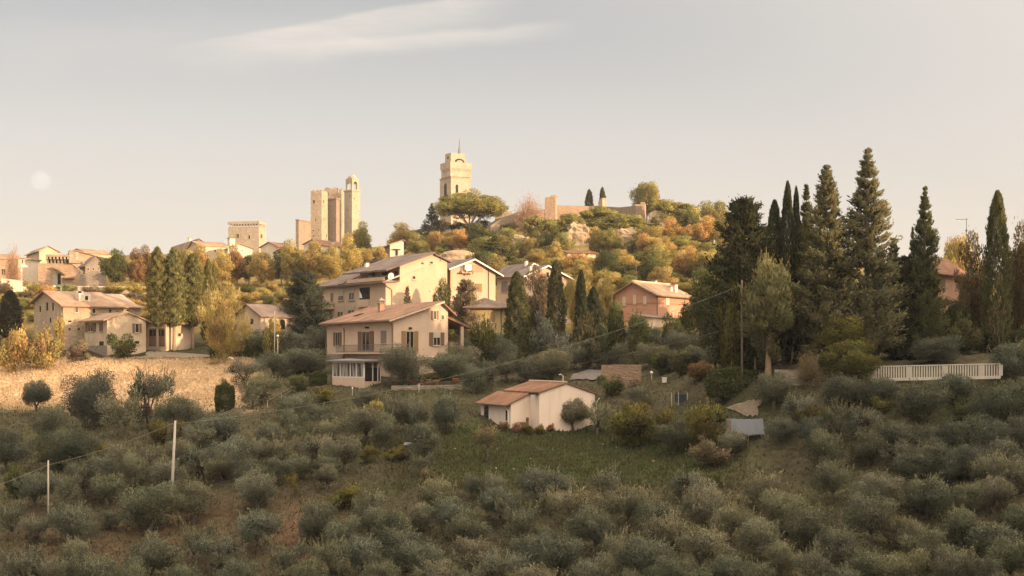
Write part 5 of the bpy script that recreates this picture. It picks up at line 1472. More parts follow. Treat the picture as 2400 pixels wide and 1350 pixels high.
# ---- olive grove: (column, top row, base row, crown width) of every olive tree, traced ----
OL = [(85, 900, 972, 62), (218, 880, 1005, 98), (348, 873, 1003, 88), (287, 930, 1022, 83), (117, 948, 1045, 78), (158, 1001, 1100, 112), (18, 1020, 1108, 75), (420, 932, 1020, 84),
      (78, 1118, 1195, 66), (155, 1113, 1190, 70), (250, 1117, 1183, 86), (198, 1083, 1170, 76), (315, 1072, 1155, 64), (386, 1080, 1155, 84), (230, 1070, 1140, 60), (270, 1050, 1130, 60),
      (520, 968, 1045, 90), (463, 1005, 1070, 75), (535, 1035, 1120, 90), (470, 1050, 1125, 80), (420, 1030, 1090, 60), (690, 930, 985, 80), (680, 968, 1030, 55), (628, 992, 1060, 65),
      (700, 995, 1060, 70), (750, 950, 1010, 68), (778, 988, 1050, 62), (555, 1020, 1095, 62), (607, 1035, 1105, 64), (665, 1030, 1105, 70), (740, 1024, 1105, 80), (810, 1026, 1108, 72),
      (520, 1070, 1130, 60), (862, 912, 970, 55), (860, 955, 1040, 90), (925, 935, 1015, 65), (975, 930, 1015, 60), (1045, 925, 1012, 75), (990, 992, 1068, 80), (988, 1068, 1122, 55),
      (585, 1075, 1140, 64), (640, 1080, 1140, 62), (350, 1050, 1120, 60), (700, 1065, 1128, 62), (760, 1070, 1125, 60), (905, 985, 1045, 55),
      (950, 815, 905, 100), (1050, 828, 890, 90), (640, 828, 890, 66), (722, 815, 876, 100), (572, 848, 910, 70), (617, 884, 950, 80), (592, 905, 960, 50),
      (1085, 812, 880, 70), (1145, 848, 905, 48), (1110, 862, 925, 55), (1190, 835, 900, 52), (1235, 838, 900, 50), (1293, 815, 895, 88), (1345, 942, 1015, 60), (1400, 955, 1020, 70), (1497, 910, 960, 55),
      (1580, 995, 1065, 80), (1838, 982, 1040, 68), (1932, 1015, 1108, 90), (1950, 1083, 1180, 78), (1812, 885, 960, 80), (1720, 1010, 1070, 60), (1870, 930, 1010, 80), (1905, 985, 1060, 70),
      (2197, 796, 856, 110), (2375, 803, 910, 110), (1975, 878, 965, 90), (2070, 885, 960, 80), (2170, 898, 1000, 110), (2240, 884, 955, 80), (2330, 900, 1010, 130), (2395, 900, 1000, 90),
      (1965, 950, 1040, 80), (2020, 962, 1050, 80), (2100, 990, 1070, 80), (2165, 1008, 1080, 80), (2258, 975, 1080, 110), (2035, 1012, 1090, 90), (2135, 1038, 1115, 100), (2220, 1050, 1125, 80),
      (2280, 1050, 1130, 80), (2350, 1030, 1120, 100), (2320, 985, 1060, 90), (2390, 975, 1060, 80),
      (1605, 1108, 1180, 85), (1652, 1138, 1245, 98), (1793, 1110, 1200, 100), (1835, 1155, 1262, 105), (1717, 1185, 1280, 80), (1900, 1188, 1290, 98), (2060, 1117, 1200, 95), (2037, 1165, 1278, 104),
      (2170, 1113, 1215, 105), (2140, 1060, 1130, 92), (2220, 1078, 1145, 70), (2330, 1060, 1150, 90), (2395, 1080, 1160, 70), (2275, 1133, 1210, 80), (2330, 1125, 1205, 80), (2252, 1190, 1290, 92),
      (2117, 1213, 1290, 80), (2325, 1227, 1310, 110), (2170, 1253, 1345, 110), (1970, 1237, 1345, 115), (1650, 1238, 1345, 112), (1778, 1220, 1325, 98), (1830, 1270, 1355, 80), (1700, 1300, 1390, 85),
      (1900, 1293, 1395, 90), (2035, 1292, 1390, 80), (2115, 1297, 1395, 95), (2245, 1287, 1390, 95), (2370, 1270, 1370, 100), (2390, 1190, 1280, 80),
      (1017, 1122, 1215, 92), (1107, 1117, 1175, 42), (1155, 1108, 1180, 55), (1257, 1095, 1190, 86), (1322, 1122, 1190, 50), (1420, 1107, 1195, 82), (1472, 1142, 1238, 98), (868, 1163, 1265, 85),
      (915, 1195, 1290, 90), (985, 1180, 1250, 60), (1052, 1175, 1262, 88), (1098, 1208, 1300, 92), (1170, 1150, 1235, 92), (1220, 1187, 1290, 98), (1290, 1150, 1210, 55), (1343, 1152, 1245, 95),
      (1390, 1200, 1305, 105), (1530, 1177, 1265, 80), (1575, 1210, 1305, 95), (1275, 1232, 1300, 55), (1235, 1255, 1330, 75), (945, 1240, 1340, 108), (995, 1277, 1370, 98), (1112, 1262, 1350, 100),
      (1175, 1293, 1385, 100), (1305, 1260, 1360, 105), (1440, 1255, 1345, 75), (1510, 1252, 1365, 110), (1385, 1310, 1400, 95), (1570, 1310, 1400, 80), (800, 1220, 1300, 70), (845, 1258, 1360, 95),
      (1030, 1322, 1410, 85), (1250, 1328, 1410, 80),
      (350, 1140, 1250, 112), (453, 1137, 1228, 98), (603, 1100, 1202, 86), (165, 1183, 1290, 102), (80, 1215, 1285, 62), (25, 1180, 1270, 70), (258, 1200, 1245, 45), (765, 1095, 1150, 52),
      (743, 1173, 1275, 98), (600, 1200, 1295, 100), (460, 1230, 1325, 75), (512, 1263, 1345, 105), (355, 1272, 1370, 115), (175, 1265, 1360, 90), (220, 1305, 1400, 105), (45, 1290, 1390, 105),
      (670, 1275, 1375, 90), (780, 1270, 1370, 80), (720, 1312, 1405, 80), (560, 1315, 1410, 80), (110, 1310, 1400, 80), (310, 1320, 1405, 75), (430, 1325, 1410, 80), (900, 1315, 1405, 80), (1640, 1330, 1410, 75),
      (1770, 1325, 1410, 80), (1985, 1330, 1410, 75), (2310, 1320, 1405, 80), (1100, 1335, 1415, 70), (1480, 1338, 1415, 70),
      (600, 778, 838, 70), (655, 775, 835, 70), (705, 782, 838, 70), (745, 772, 835, 60),
      (1115, 785, 838, 60), (1165, 782, 838, 55), (1215, 787, 840, 60), (1270, 787, 840, 62), (1325, 780, 838, 60), (1380, 773, 835, 60), (1430, 768, 832, 60), (1480, 772, 835, 62), (1530, 777, 835, 62),
      (1585, 772, 838, 60), (1640, 777, 840, 60), (1690, 780, 845, 55), (1180, 802, 870, 60), (1345, 808, 870, 60), (1400, 803, 866, 62), (1452, 806, 866, 58), (1520, 812, 868, 60), (1570, 817, 872, 55),
      (1625, 812, 868, 60), (1680, 818, 872, 58), (1245, 800, 862, 58), (1300, 798, 850, 50)]


def grove():
    rows = {}
    edges = [842, 880, 925, 975, 1025, 1075, 1115, 1155, 1197, 1247, 1295, 1346, 1378]
    for t in OL:
        k = sum(1 for e in edges if t[2] >= e); rows.setdefault(k, []).append(t)
    n = len(rows)
    for k in sorted(rows):
        r = sorted(rows[k]); fromb = len(edges) - k
        for i, (u, vt, vb, w) in enumerate(r):
            h = vb - vt; asp = h / w
            size = 'small' if w < 62 else 'large' if w > 99 else 'medium'
            shape = 'upright' if asp > 1.13 else 'broad' if asp < .88 else 'round'
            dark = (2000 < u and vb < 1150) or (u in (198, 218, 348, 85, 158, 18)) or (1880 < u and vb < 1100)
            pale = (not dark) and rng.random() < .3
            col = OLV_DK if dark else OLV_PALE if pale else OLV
            row = 'lowest' if fromb == 0 else ORD[fromb] + ' row from bottom'
            lab = f"{size} {shape} olive tree, {ORD[i]} from left, {row + ' row' if fromb == 0 else row} of the olive grove"
            kind = 'big_olive' if (w / F * Yof(u, min(vb, 1440)) > 4.0) else 'olive'
            tree(kind, u, vt - 6, vb, w * 1.09, col, lab, 'olive trees on the hillside')


grove()

# ---- single trees ----
g = 'cypress trees'
tree('bare_cypress', 369, 578, 824, 40, CYP_LIT, 'slender cypress leading the group beside the barn, leftmost of the group', g)
tree('bare_cypress', 408, 581, 822, 47, CYP_LIT, 'broadest cypress of the group beside the barn, bare pale trunks below', g)
tree('bare_cypress', 451, 594, 818, 46, CYP_LIT, 'cypress right of the broadest one beside the barn, above the barn roof', g)
tree('cypress', 488, 606, 812, 30, CYP_LIT, 'thin pointed cypress at the right end of the barn group, by the golden tree', g)
tree('cypress', 501, 618, 795, 20, CYP_LIT, 'thinnest low cypress touching the golden weeping tree', g, Y=188)
tree('cypress', 24, 680, 800, 50, DARK, 'squat dark cypress at the left picture edge', g, Y=185)
tree('cypress', 1212, 636, 795, 54, CYP, 'stout cypress between ochre house and gabled house, dark below and lit on top', g, Y=150)
tree('cypress', 1303, 610, 772, 42, CYP, 'pointed cypress half dark half lit before the gabled house', g, Y=160)
tree('cypress', 1362, 632, 780, 30, DARK, 'narrow black-green cypress right of the cream gabled house', g, Y=158)
tree('cypress', 1391, 672, 775, 40, DARK, 'short blunt black-green cypress beside the narrow one', g, Y=160)
tree('cypress', 1381, 443, 500, 19, CYP, 'small cypress on the fortress wall, left of the turret', g, Y=330)
tree('cypress', 1412, 438, 500, 16, CYP, 'small cypress rising behind the stone turret', g, Y=334)
tree('cypress', 1846, 424, 800, 36, DARK, 'tall dark cypress with pointed top beside the twin thin one', g, Y=124)
tree('cypress', 1866, 436, 800, 26, DARK, 'thin dark cypress pressed against the taller pointed one', g, Y=125)
tree('cypress', 1815, 468, 800, 48, DARK, 'broad dark cypress with ragged top left of the two pointed ones', g, Y=126)
tree('cypress', 2338, 446, 830, 56, CYP, 'tall free-standing cypress near the right edge above the balustrade', g, Y=120)
tree('lawn_cypress', 1800, 588, 884, 124, CON, 'full oval cypress with a bare trunk standing before the dark conifers', g, Y=116)
g = 'tall conifers on the right'
tree('dense_conifer', 1745, 466, 800, 132, DARK, 'wide dark conifer at the left end of the tall group', g, Y=122)
tree('conifer', 1937, 384, 800, 140, CON, 'big shaggy conifer with lit bristly crown, left of the tallest', g, Y=119, var=0)
tree('conifer', 2034, 349, 800, 142, CON, 'tallest shaggy conifer of all, bristly pointed crown', g, Y=118.5, var=1)
tree('conifer', 1890, 432, 800, 70, CYP, 'narrow dark conifer squeezed left of the big shaggy one', g, Y=124, var=2)
tree('conifer', 2094, 556, 810, 80, CYP, 'small pointed conifer just right of the tallest one', g, Y=122)
tree('dense_conifer', 2120, 602, 815, 84, DARK, 'low black-green conifer mass left of the salmon house', g, Y=120)
tree('conifer', 2168, 438, 805, 82, CYP, 'single spire-like conifer before the salmon house roof', g, Y=119)
tree('conifer', 2139, 532, 800, 34, CYP, 'short ragged conifer leaning out behind the spire-like one', g, Y=122)
tree('dense_conifer', 714, 638, 778, 92, BLUEG, 'blue-green spruce left of the apartment block', 'conifers among the houses', Y=172)
tree('spruce', 1012, 476, 552, 46, BLUEG, 'thin dark spruce left of the great umbrella pine', 'conifers among the houses', Y=330)
tree('spruce', 955, 670, 712, 50, TAN, 'small brownish fir before the wall of the long apartment block', 'conifers among the houses', Y=160)
tree('dense_conifer', 1092, 656, 722, 66, TAN, 'grey-brown fir before the gabled block with the flowered balcony', 'conifers among the houses', Y=164)
tree('spruce', 1496, 503, 596, 60, PINE, 'layered cedar beside the pale cliff face', 'conifers among the houses', Y=292)
tree('spruce', 1532, 508, 590, 54, PINE, 'layered cedar right of the pale cliff, left of the lamp post', 'conifers among the houses', Y=296)
tree('spruce', 1160, 552, 632, 96, GREEN, 'broad green cedar on the slope left of the cave rock', 'conifers among the houses', Y=270)
for k, (u, Y) in enumerate(((2655, 153), (2725, 149), (2590, 160))):  # extra trees out of view, added to keep the sun off the house
    tree('dense_conifer', u, V0 - 23 / Y * F, 0, 10 / Y * F, DARK, f'unseen dark conifer added to shade the salmon house, {ORD[k]} from left beyond the right edge', g, Y=Y)
g = 'umbrella pines on the hill'
tree('pine', 1102, 445, 541, 164, PINE, 'great umbrella pine in front of the tallest tower', g, Y=325, jit=0)
for u, vt, vb, w, l in ((1254, 503, 590, 46, 'tall slim umbrella pine below the bare tree'), (1296, 511, 592, 50, 'round-headed umbrella pine left of the brown rock'), (1336, 499, 580, 56, 'round-headed umbrella pine above the brown rock'),
                        (1402, 486, 575, 80, 'wide domed umbrella pine under the two small cypresses'), (1455, 498, 575, 78, 'wide umbrella pine below the shaded fortress wall'), (1432, 512, 585, 84, 'lower umbrella pine right of the brown rock'),
                        (1566, 466, 545, 64, 'umbrella pine right of the brick bastion'), (1606, 472, 545, 58, 'umbrella pine left of the small bright ruin')):
    tree('tall_pine', u, vt - 3, vb, w * 1.2, PINE, l, g, Y=290 if vt > 495 else 300 if u < 1500 else 308)
g = 'broadleaf trees'
tree('leafy', 1516, 430, 510, 64, PINE, 'round tree standing on the brick bastion', g, Y=322)
tree('leafy', 1675, 479, 560, 92, PINE, 'broad olive-green tree on the hill crest left of the dark conifer', g, Y=290)
tree('leafy', 1747, 470, 560, 52, PINE, 'olive-green tree top peeping over the dark conifer', g, Y=280)
tree('bare', 1240, 449, 535, 90, PINKISH, 'bare brown tree left of the fortress tower', g, Y=318)
tree('bare', 30, 570, 665, 54, PINKISH, 'bare pinkish tree in front of the left town houses', g, Y=246)
tree('leafy', 1578, 519, 605, 64, ORANGE, 'orange autumn tree right of the lamp post', g, Y=280)
tree('leafy', 1634, 519, 612, 72, ORANGE, 'brightest orange autumn tree on the upper slope', g, Y=278)
tree('leafy', 1614, 500, 560, 40, GREEN, 'dark green tree between the orange trees and the small ruin', g, Y=298)
tree('leafy', 1684, 545, 612, 50, OLGOLD, 'golden tree behind the utility pole', g, Y=276)
tree('leafy', 272, 586, 676, 64, GREEN, 'dark green tree right of the grey shaded house', g, Y=236)
tree('leafy', 320, 594, 674, 48, RUST, 'rusty orange tree next to the dark green one', g, Y=238)
tree('leafy', 358, 590, 672, 52, RUST, 'reddish dark tree behind the leftmost barn cypress', g, Y=242)
tree('leafy', 435, 588, 672, 50, OLGOLD, 'golden tree glimpsed between the cypresses', g, Y=246)
tree('leafy', 470, 582, 672, 52, GOLD, 'golden tree right of the third cypress', g, Y=250)
row = [(520, 590, 676, 62, OLGOLD), (556, 588, 670, 48, RUST), (613, 596, 672, 68, GOLD), (583, 600, 668, 40, GREEN), (660, 590, 668, 48, GREEN), (692, 578, 672, 66, OLGOLD), (737, 573, 674, 68, GOLD), (776, 580, 672, 62, OLGOLD), (820, 562, 655, 60, OLGOLD), (848, 533, 610, 52, PINE),
       (862, 584, 650, 50, OLGOLD), (892, 583, 648, 48, GOLD), (942, 523, 600, 52, GOLD), (980, 535, 575, 36, GREEN), (978, 553, 602, 56, PINE), (1020, 544, 602, 38, ORANGE), (1078, 539, 596, 52, ORANGE), (1047, 558, 598, 38, PINE), (636, 606, 668, 38, OLGOLD), (715, 600, 668, 44, GREEN), (545, 612, 668, 40, OLGOLD)]
for i, (u, vt, vb, w, c) in enumerate(sorted(row)):
    nm = {GOLD: 'golden', OLGOLD: 'olive-gold', RUST: 'rusty', GREEN: 'dark green', PINE: 'green', ORANGE: 'orange'}[c]
    tree('leafy', u, vt, vb, w, c, f'{nm} round tree, {ORD[i]} from left in the row below the towers', 'trees below the town')
tree('weeping', 525, 676, 818, 118, GOLD, 'big golden weeping tree right of the barn', 'broadleaf trees', Y=160)
tree('leafy', 1264, 648, 780, 66, (0.19, 0.14, 0.085), 'reddish brown tree between the two large cypresses', 'broadleaf trees', Y=166)
tree('leafy', 1412, 648, 760, 50, OLGOLD, 'yellowish tree left of the pink house', 'broadleaf trees', Y=194)
tree('leafy', 1340, 658, 745, 40, OLGOLD, 'small gold tree by the white-eaved gable', 'broadleaf trees', Y=187)
tree('leafy', 1656, 645, 800, 96, GREEN, 'dark green broad tree right of the pink house', 'broadleaf trees', Y=140)
tree('leafy', 1714, 664, 815, 60, YEL, 'yellowing tree behind the wooden pole, left of the oval cypress', 'broadleaf trees', Y=120)
tree('leafy', 2288, 580, 800, 78, (0.145, 0.11, 0.05), 'rusty green tree between salmon house and free-standing cypress', 'broadleaf trees', Y=126)
tree('leafy', 2392, 566, 805, 86, (0.16, 0.115, 0.05), 'rusty tree at the right picture edge', 'broadleaf trees', Y=126)
tree('leafy', 2245, 562, 700, 72, GOLD, 'golden tree top showing over the salmon house roof', 'broadleaf trees', Y=185)
tree('leafy', 1976, 750, 885, 120, YEL, 'dull yellow-green tree under the shaggy conifers', 'broadleaf trees', Y=114)
tree('leafy', 1988, 800, 905, 112, (0.13, 0.13, 0.05), 'fresh green tree at the left end of the balustrade', 'broadleaf trees', Y=108.5)
tree('bare', 1895, 808, 895, 84, TAN, 'pale greyish feathery tree left of the fresh green one', 'broadleaf trees', Y=112)
tree('leafy', 1032, 678, 740, 56, GREEN, 'green tree at the foot of the gabled block', 'broadleaf trees', Y=160)

for u, vt, vb, w, c, l in ((1204, 566, 622, 44, PINE, 'green tree half covering the cave rock on its left'), (1246, 560, 618, 40, OLGOLD, 'olive-gold tree at the right of the cave rock'), (1436, 540, 606, 46, PINE, 'green tree at the left foot of the pale cliff'),
                        (1318, 545, 612, 44, PINE, 'green tree at the left side of the brown rock'), (1394, 540, 602, 40, OLGOLD, 'olive-gold tree at the right side of the brown rock'), (1484, 560, 606, 34, GREEN, 'dark green tree in front of the pale cliff')):
    tree('leafy', u, vt, vb, w, c, l, 'broadleaf trees')

# ---- bushes ----
BU = [(37, 770, 874, 84, GOLD, 'large golden bush at the left picture edge'), (104, 776, 866, 92, GOLD, 'large golden bush beside the farmhouse'), (177, 795, 850, 48, TAN, 'pale round bush before the farmhouse wall'),
      (282, 782, 842, 62, GREEN, 'dark green round bush before the annex'), (138, 742, 800, 30, OLGOLD, 'narrow bush at the farmhouse corner'), (370, 985, 1042, 46, YEL, 'yellow bush left of the tall leaning pole'),
      (425, 985, 1034, 48, YEL, 'yellow-green bush right of the tall leaning pole'), (236, 1035, 1075, 42, YEL, 'small yellow-green bush between two grey olives'), (30, 1088, 1170, 44, GREEN, 'dark green bush at the left edge'),
      (112, 1040, 1082, 60, YEL, 'yellow undergrowth bush beneath a pale olive'), (818, 1138, 1192, 92, YEL, 'flat yellow bush alone on the bare soil'), (868, 1044, 1084, 52, YEL, 'yellow-green bush left of the garden shed'),
      (925, 1044, 1084, 48, YEL, 'bright bush touching the garden shed'), (1475, 944, 1042, 116, YEL, 'big green-yellow bush right of the cottage'), (1650, 948, 1048, 112, YEL, 'big yellow bush left of the blue-grey tarpaulin'),
      (1560, 956, 1036, 74, YEL, 'yellow sprouting bush between two larger ones'), (1660, 1030, 1098, 84, TAN, 'thin brownish bush below the tarpaulin'), (2252, 946, 992, 52, GREEN, 'dark green bush among the right olives'),
      (2066, 928, 976, 50, YEL, 'yellow bush among the right olives'), (697, 878, 920, 56, GREEN, 'dark bush left of the veranda'), (1132, 748, 800, 62, GREEN, 'dark rounded bush below the ochre house'),
      (1282, 748, 805, 86, OLV, 'grey-green bush at the foot of the reddish tree'), (1375, 735, 790, 80, (0.15, 0.125, 0.07), 'brownish bush under the black-green cypresses'), (1183, 988, 1010, 26, RUST, 'small red-brown shrub at the cottage downpipe'),
      (1212, 990, 1014, 26, PINKISH, 'small pinkish shrub before the cottage wing'), (1234, 994, 1018, 26, YEL, 'small pale green shrub before the cottage'), (1266, 996, 1020, 28, YEL, 'small pale green shrub at the cottage corner'),
      (1290, 992, 1014, 20, RUST, 'tiny reddish shrub below the cottage gable'), (1590, 735, 790, 70, GREEN, 'dark bush below the pink house shed'), (1500, 740, 790, 60, GREEN, 'green bush left of the pink house shed'),
      (1835, 985, 1030, 40, GREEN, 'green bush right of the tarpaulin'), (1900, 950, 1000, 56, YEL, 'ochre bush right of the dirt track'), (760, 905, 945, 60, YEL, 'low mossy bush behind the white plastic chair'),
      (1665, 1105, 1150, 60, GREEN, 'dark low bush above the olive rows'), (885, 940, 985, 50, OLGOLD, 'dry golden bush below the veranda lawn'), (640, 745, 800, 50, OLGOLD, 'golden bush before the arched house'),
      (1330, 660, 735, 40, OLGOLD, 'olive-gold bush by the cream gable'), (1010, 1095, 1140, 40, TAN, 'small dry bush under the shed fence'),
      (1548, 815, 878, 66, GREEN, 'dark green bush above the lamp, right of the brick wall panel'), (1600, 822, 880, 60, (0.12, 0.115, 0.06), 'grey-green bush between the dark bush and the russet one'), (1640, 848, 893, 56, RUST, 'russet bush left of the big clipped hedge'),
      (1700, 812, 868, 60, GREEN, 'dark green bush behind the big clipped hedge'), (1772, 815, 872, 52, (0.12, 0.115, 0.06), 'grey-green bush between the wooden pole and the oval cypress'), (1430, 880, 930, 60, GREEN, 'low green bush below the brick wall panel'),
      (1490, 740, 800, 56, GREEN, 'dark green bush at the pink house corner'), (1440, 705, 790, 64, GREEN, 'tall dark green bush left of the pink house'), (1060, 500, 0, 0, GREEN, '')]
BU.pop()
for i_, u_ in enumerate((1035, 1065, 1098, 1130, 1165, 1195)):
    BU.append((u_, 515 + (i_ % 3) * 4, 545, 44, (PINE if 0 else (0.11, 0.10, 0.045)), f'dark bush at the foot of the great umbrella pine, {ORD[i_]} from left'))
for u, vt, vb, w, c, l in BU: tree('bush', u, vt, vb, w, c, l, 'bushes', Y=None if vb < 740 or vb > 810 else (150 if u > 900 else 165))
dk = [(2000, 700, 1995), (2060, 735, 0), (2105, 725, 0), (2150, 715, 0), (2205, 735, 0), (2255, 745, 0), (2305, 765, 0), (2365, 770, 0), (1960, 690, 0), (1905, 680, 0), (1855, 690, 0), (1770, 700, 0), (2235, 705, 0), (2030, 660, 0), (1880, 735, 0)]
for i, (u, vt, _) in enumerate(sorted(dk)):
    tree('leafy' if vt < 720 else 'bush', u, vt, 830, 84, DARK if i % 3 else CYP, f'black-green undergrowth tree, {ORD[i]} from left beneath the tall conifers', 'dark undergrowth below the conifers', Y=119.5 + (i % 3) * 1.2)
tree('sapling', 687, 1116, 1174, 42, YEL, 'thin staked sapling on the bare soil right of the dense olives', 'saplings')
tree('sapling', 1140, 998, 1080, 72, TAN, 'sparse brown young tree on the green terrace', 'saplings')
tree('sapling', 352, 1248, 1292, 42, OLV_PALE, 'tiny pale sapling on the red-brown soil', 'saplings')
tree('sapling', 525, 888, 915, 22, GREEN, 'tiny green tree on the dark hedge block', 'saplings')

for i, (u, vt, vb, w, c, l) in enumerate(((1352, 598, 668, 62, ORANGE, 'orange tree below the thin-roofed long house'), (1425, 592, 672, 70, GREEN, 'dark green tree on the slope above the pink house, on its left'), (1478, 600, 668, 58, GOLD, 'golden tree straight above the pink house ridge'),
        (1540, 590, 665, 66, PINE, 'big green tree above the pink house chimneys'), (1600, 590, 668, 60, ORANGE, 'orange tree right of and above the pink house'), (1655, 592, 676, 72, OLGOLD, 'broad olive-gold tree by the dark green broad tree'),
        (1690, 600, 690, 60, GREEN, 'dark green tree against the wide dark conifer'), (1510, 548, 612, 50, ORANGE, 'orange-gold tree under the layered cedar'), (1300, 575, 640, 54, GOLD, 'golden tree left of the thin-roofed long house'),
        (1285, 540, 612, 48, GREEN, 'dark green tree below the round-headed pine'), (1130, 590, 660, 60, GREEN, 'dark green tree right of the pale stone hump'), (1165, 606, 668, 54, OLGOLD, 'olive-gold tree above the gabled block'))):
    tree('leafy', u, vt, vb, w, c, l, 'broadleaf trees', var=i)

# ---- wooded slope: many bushes and small trees, each a thing ----
rw = random.Random(21); WOOD = []
def free(u, v, d): return all((u - a) ** 2 / (d * d) + (v - b) ** 2 / (d * d * .16) > 1 for a, b, *_ in WOOD)
for k in range(4000):
    u = rw.uniform(1120, 1735); v = rw.uniform(585, 742)
    if (u < 1300 and v > 640) or (u > 1420 and u < 1640 and v > 700): continue
    if v < 602 and 1230 < u < 1510: continue
    if v < 600 and (1310 < u < 1400 or 1430 < u < 1505 or 1190 < u < 1250): continue
    if free(u, v, 40): WOOD.append((u, v, rw.uniform(54, 88), rw.uniform(38, 66)))
    if len(WOOD) >= 95: break
for k in range(4000):
    u = rw.uniform(-10, 770); v = rw.uniform(688, 760) if u < 360 else rw.uniform(684, 725)
    if free(u, v, 44): WOOD.append((u, v, rw.uniform(40, 60), rw.uniform(22, 34)))
    if len(WOOD) >= 135: break
for k in range(4000):
    u = rw.uniform(930, 1300); v = rw.uniform(566, 640)
    if 1040 < u < 1125 and v > 575 or 1190 < u < 1250: continue
    if free(u, v, 42): WOOD.append((u, v, rw.uniform(34, 52), rw.uniform(20, 34)))
    if len(WOOD) >= 158: break
bands = {}
for t in WOOD:
    zone = 'right slope under the fortress' if t[0] > 1300 else 'slope below the pines' if t[0] > 900 else 'bank below the town road'
    bands.setdefault((zone, int(t[1] // 24)), []).append(t)
zones = {}
for (zn, b_) in sorted(bands): zones.setdefault(zn, []).append(b_)
for (zn, b_), L_ in bands.items():
    L_ = [t for t in L_]
    for i, (u, v, w, h) in enumerate(sorted(L_)):
        c = rw.choices([OLGOLD, GOLD, PINE, GREEN, ORANGE, TAN], [6, 1.5, 6, 3, .3, 1 if u < 900 else .3])[0]
        nm = {OLGOLD: 'olive-gold', GOLD: 'golden', PINE: 'green', GREEN: 'dark green', ORANGE: 'orange', TAN: 'pale dry'}[c]
        for a_, b2, lim in ((1300, 1412, 603), (1182, 1256, 606), (1436, 1506, 592)):
            if a_ < u < b2 and v > lim: h = min(h, max(v - lim, 16))
        tree('leafy' if h > 36 else 'bush', u, v - h, v, w, c, f'{nm} bush, {ORD[i]} from left in band {["one","two","three","four","five","six","seven","eight"][zones[zn].index(b_)]} on the {zn}', 'bushes on the wooded slope')


# ---- hedges ----
def hedge(u0, u1, vt, vb, depth, col, label, var=0, Y=None):
    Y = Y or Yof((u0 + u1) / 2, vb); uc = (u0 + u1) / 2; z = gz(uc, Y) - .15
    o = bpy.data.objects.new('hedge', HEDGE[var]); COL.objects.link(o)
    o.location = ((uc - U0) / F * Y, Y, z); o.scale = ((u1 - u0) / F * Y, depth, (V0 - vt) / F * Y - z); o.color = (*col, 1)
    return tag(o, label, 'hedge', 'clipped hedges')


HG = (0.075, 0.085, 0.033)
hedge(503, 595, 803, 838, 1.6, HG, 'clipped dark green hedge at the end of the hay field', 0)
hedge(592, 642, 820, 840, 1.3, HG, 'low clipped hedge continuing right of the hay-field hedge', 1)
hedge(509, 545, 905, 962, 1.8, HG, 'tall block of clipped dark hedge beside the wire frames', 0)
hedge(728, 762, 874, 903, 1.2, HG, 'square clipped hedge block left of the veranda', 1)
hedge(1668, 1764, 868, 926, 2.2, HG, 'big clipped dark green hedge by the wooden pole', 0)

# ---- grass and weeds ----
def tufts(name, n, area, hgt, wid, cols, seed, label, lean=.35, var=.3):
    rs = np.random.RandomState(seed); pts = []
    while len(pts) < n:
        u = rs.uniform(area[0], area[1]); Y = rs.uniform(area[2], area[3]); z = gz(u, Y); v = V0 - z / Y * F
        if area[4] < v < area[5]: pts.append(((u - U0) / F * Y, Y, z))
    p = np.array(pts); D = np.array([0, 0, 1.0]) + rs.normal(0, lean, (n, 3)); L = hgt * rs.uniform(.5, 1.5, n)
    D = unit(D); p = p + D * (L * .42)[:, None]
    C = np.array(cols)[rs.randint(0, len(cols), n)] * rs.uniform(1 - var, 1 + var, (n, 1))
    o = bpy.data.objects.new(name, cards(name, p, D, L, wid * rs.uniform(.6, 1.4, n), C, rs, None if var > .2 else np.stack([rs.normal(0, .8, n), rs.normal(-.3, .8, n), np.full(n, .7)], 1))); COL.objects.link(o); o.color = (1, 1, 1, 1)
    tag(o, label, 'grass', kind='stuff')


tufts('dry_grass', 42000, (-60, 600, 138, 165, 838, 962), .24, .09, [(0.58, 0.43, 0.285), (0.565, 0.415, 0.275), (0.60, 0.445, 0.295)], 5, 'dry straw-coloured grass of the hay field below the farmhouse', .55, .10)
tufts('green_grass', 16000, (900, 1750, 98, 123, 985, 1150), .26, .10, [(0.058, 0.068, 0.030), (0.072, 0.072, 0.034), (0.095, 0.082, 0.046)], 6, 'short green grass on the terrace below the cottage')
tufts('weeds', 30000, (-50, 2450, 80, 142, 880, 1400), .24, .10, [(0.068, 0.066, 0.038), (0.085, 0.075, 0.048), (0.05, 0.055, 0.028), (0.10, 0.083, 0.057)], 8, 'dry weeds and grass between the olive trees')
# ------------------------------------------------------------------ poles, cables and small things
def pole(label, ub, vb, ut, vt, r0, r1, mat, Y=None, name='utility_pole', cat='pole'):
    Y = Y or Yof(ub, vb); b = Vector(((ub - U0) / F * Y, Y, gz(ub, Y))); t = P(ut, vt, Y)
    o = tag(empty(name, b), label, cat, 'utility poles'); d = t - b
    MB().tube([(-d.x * .05, 0, -.5), d * .5, d], [r0, (r0 + r1) / 2, r1], 10).build('shaft', mat, o, smooth=True)
    return o, t


p1, t1 = pole('tall leaning pale concrete pole in the olive grove', 400, 1205, 411, 986, .14, .085, M['concrete'])
MB().box((t1.x - p1.location.x - .3, -.05, t1.z - p1.location.z - .28), (t1.x - p1.location.x + .12, .05, t1.z - p1.location.z - .2)).build('bracket', M['metal'], p1)
p2, t2 = pole('shorter thin grey pole left of the tall leaning one', 113, 1218, 113, 1079, .075, .06, M['concrete'])
M['pole_wood'] = stone('pole_wood', (0.20, 0.155, 0.11), (0.15, 0.115, 0.085), 5, .4)
p3, t3 = pole('wooden pole among the trees left of the oval cypress', 1739, 862, 1739, 656, .12, .09, M['pole_wood'], Y=117)
pole('thin pale utility pole on the orange wooded slope', 1674, 602, 1674, 562, .12, .1, M['concrete'], Y=268)
pole('slim post standing before the blue-green spruce', 643, 835, 644, 728, .06, .05, M['concrete'], Y=158)


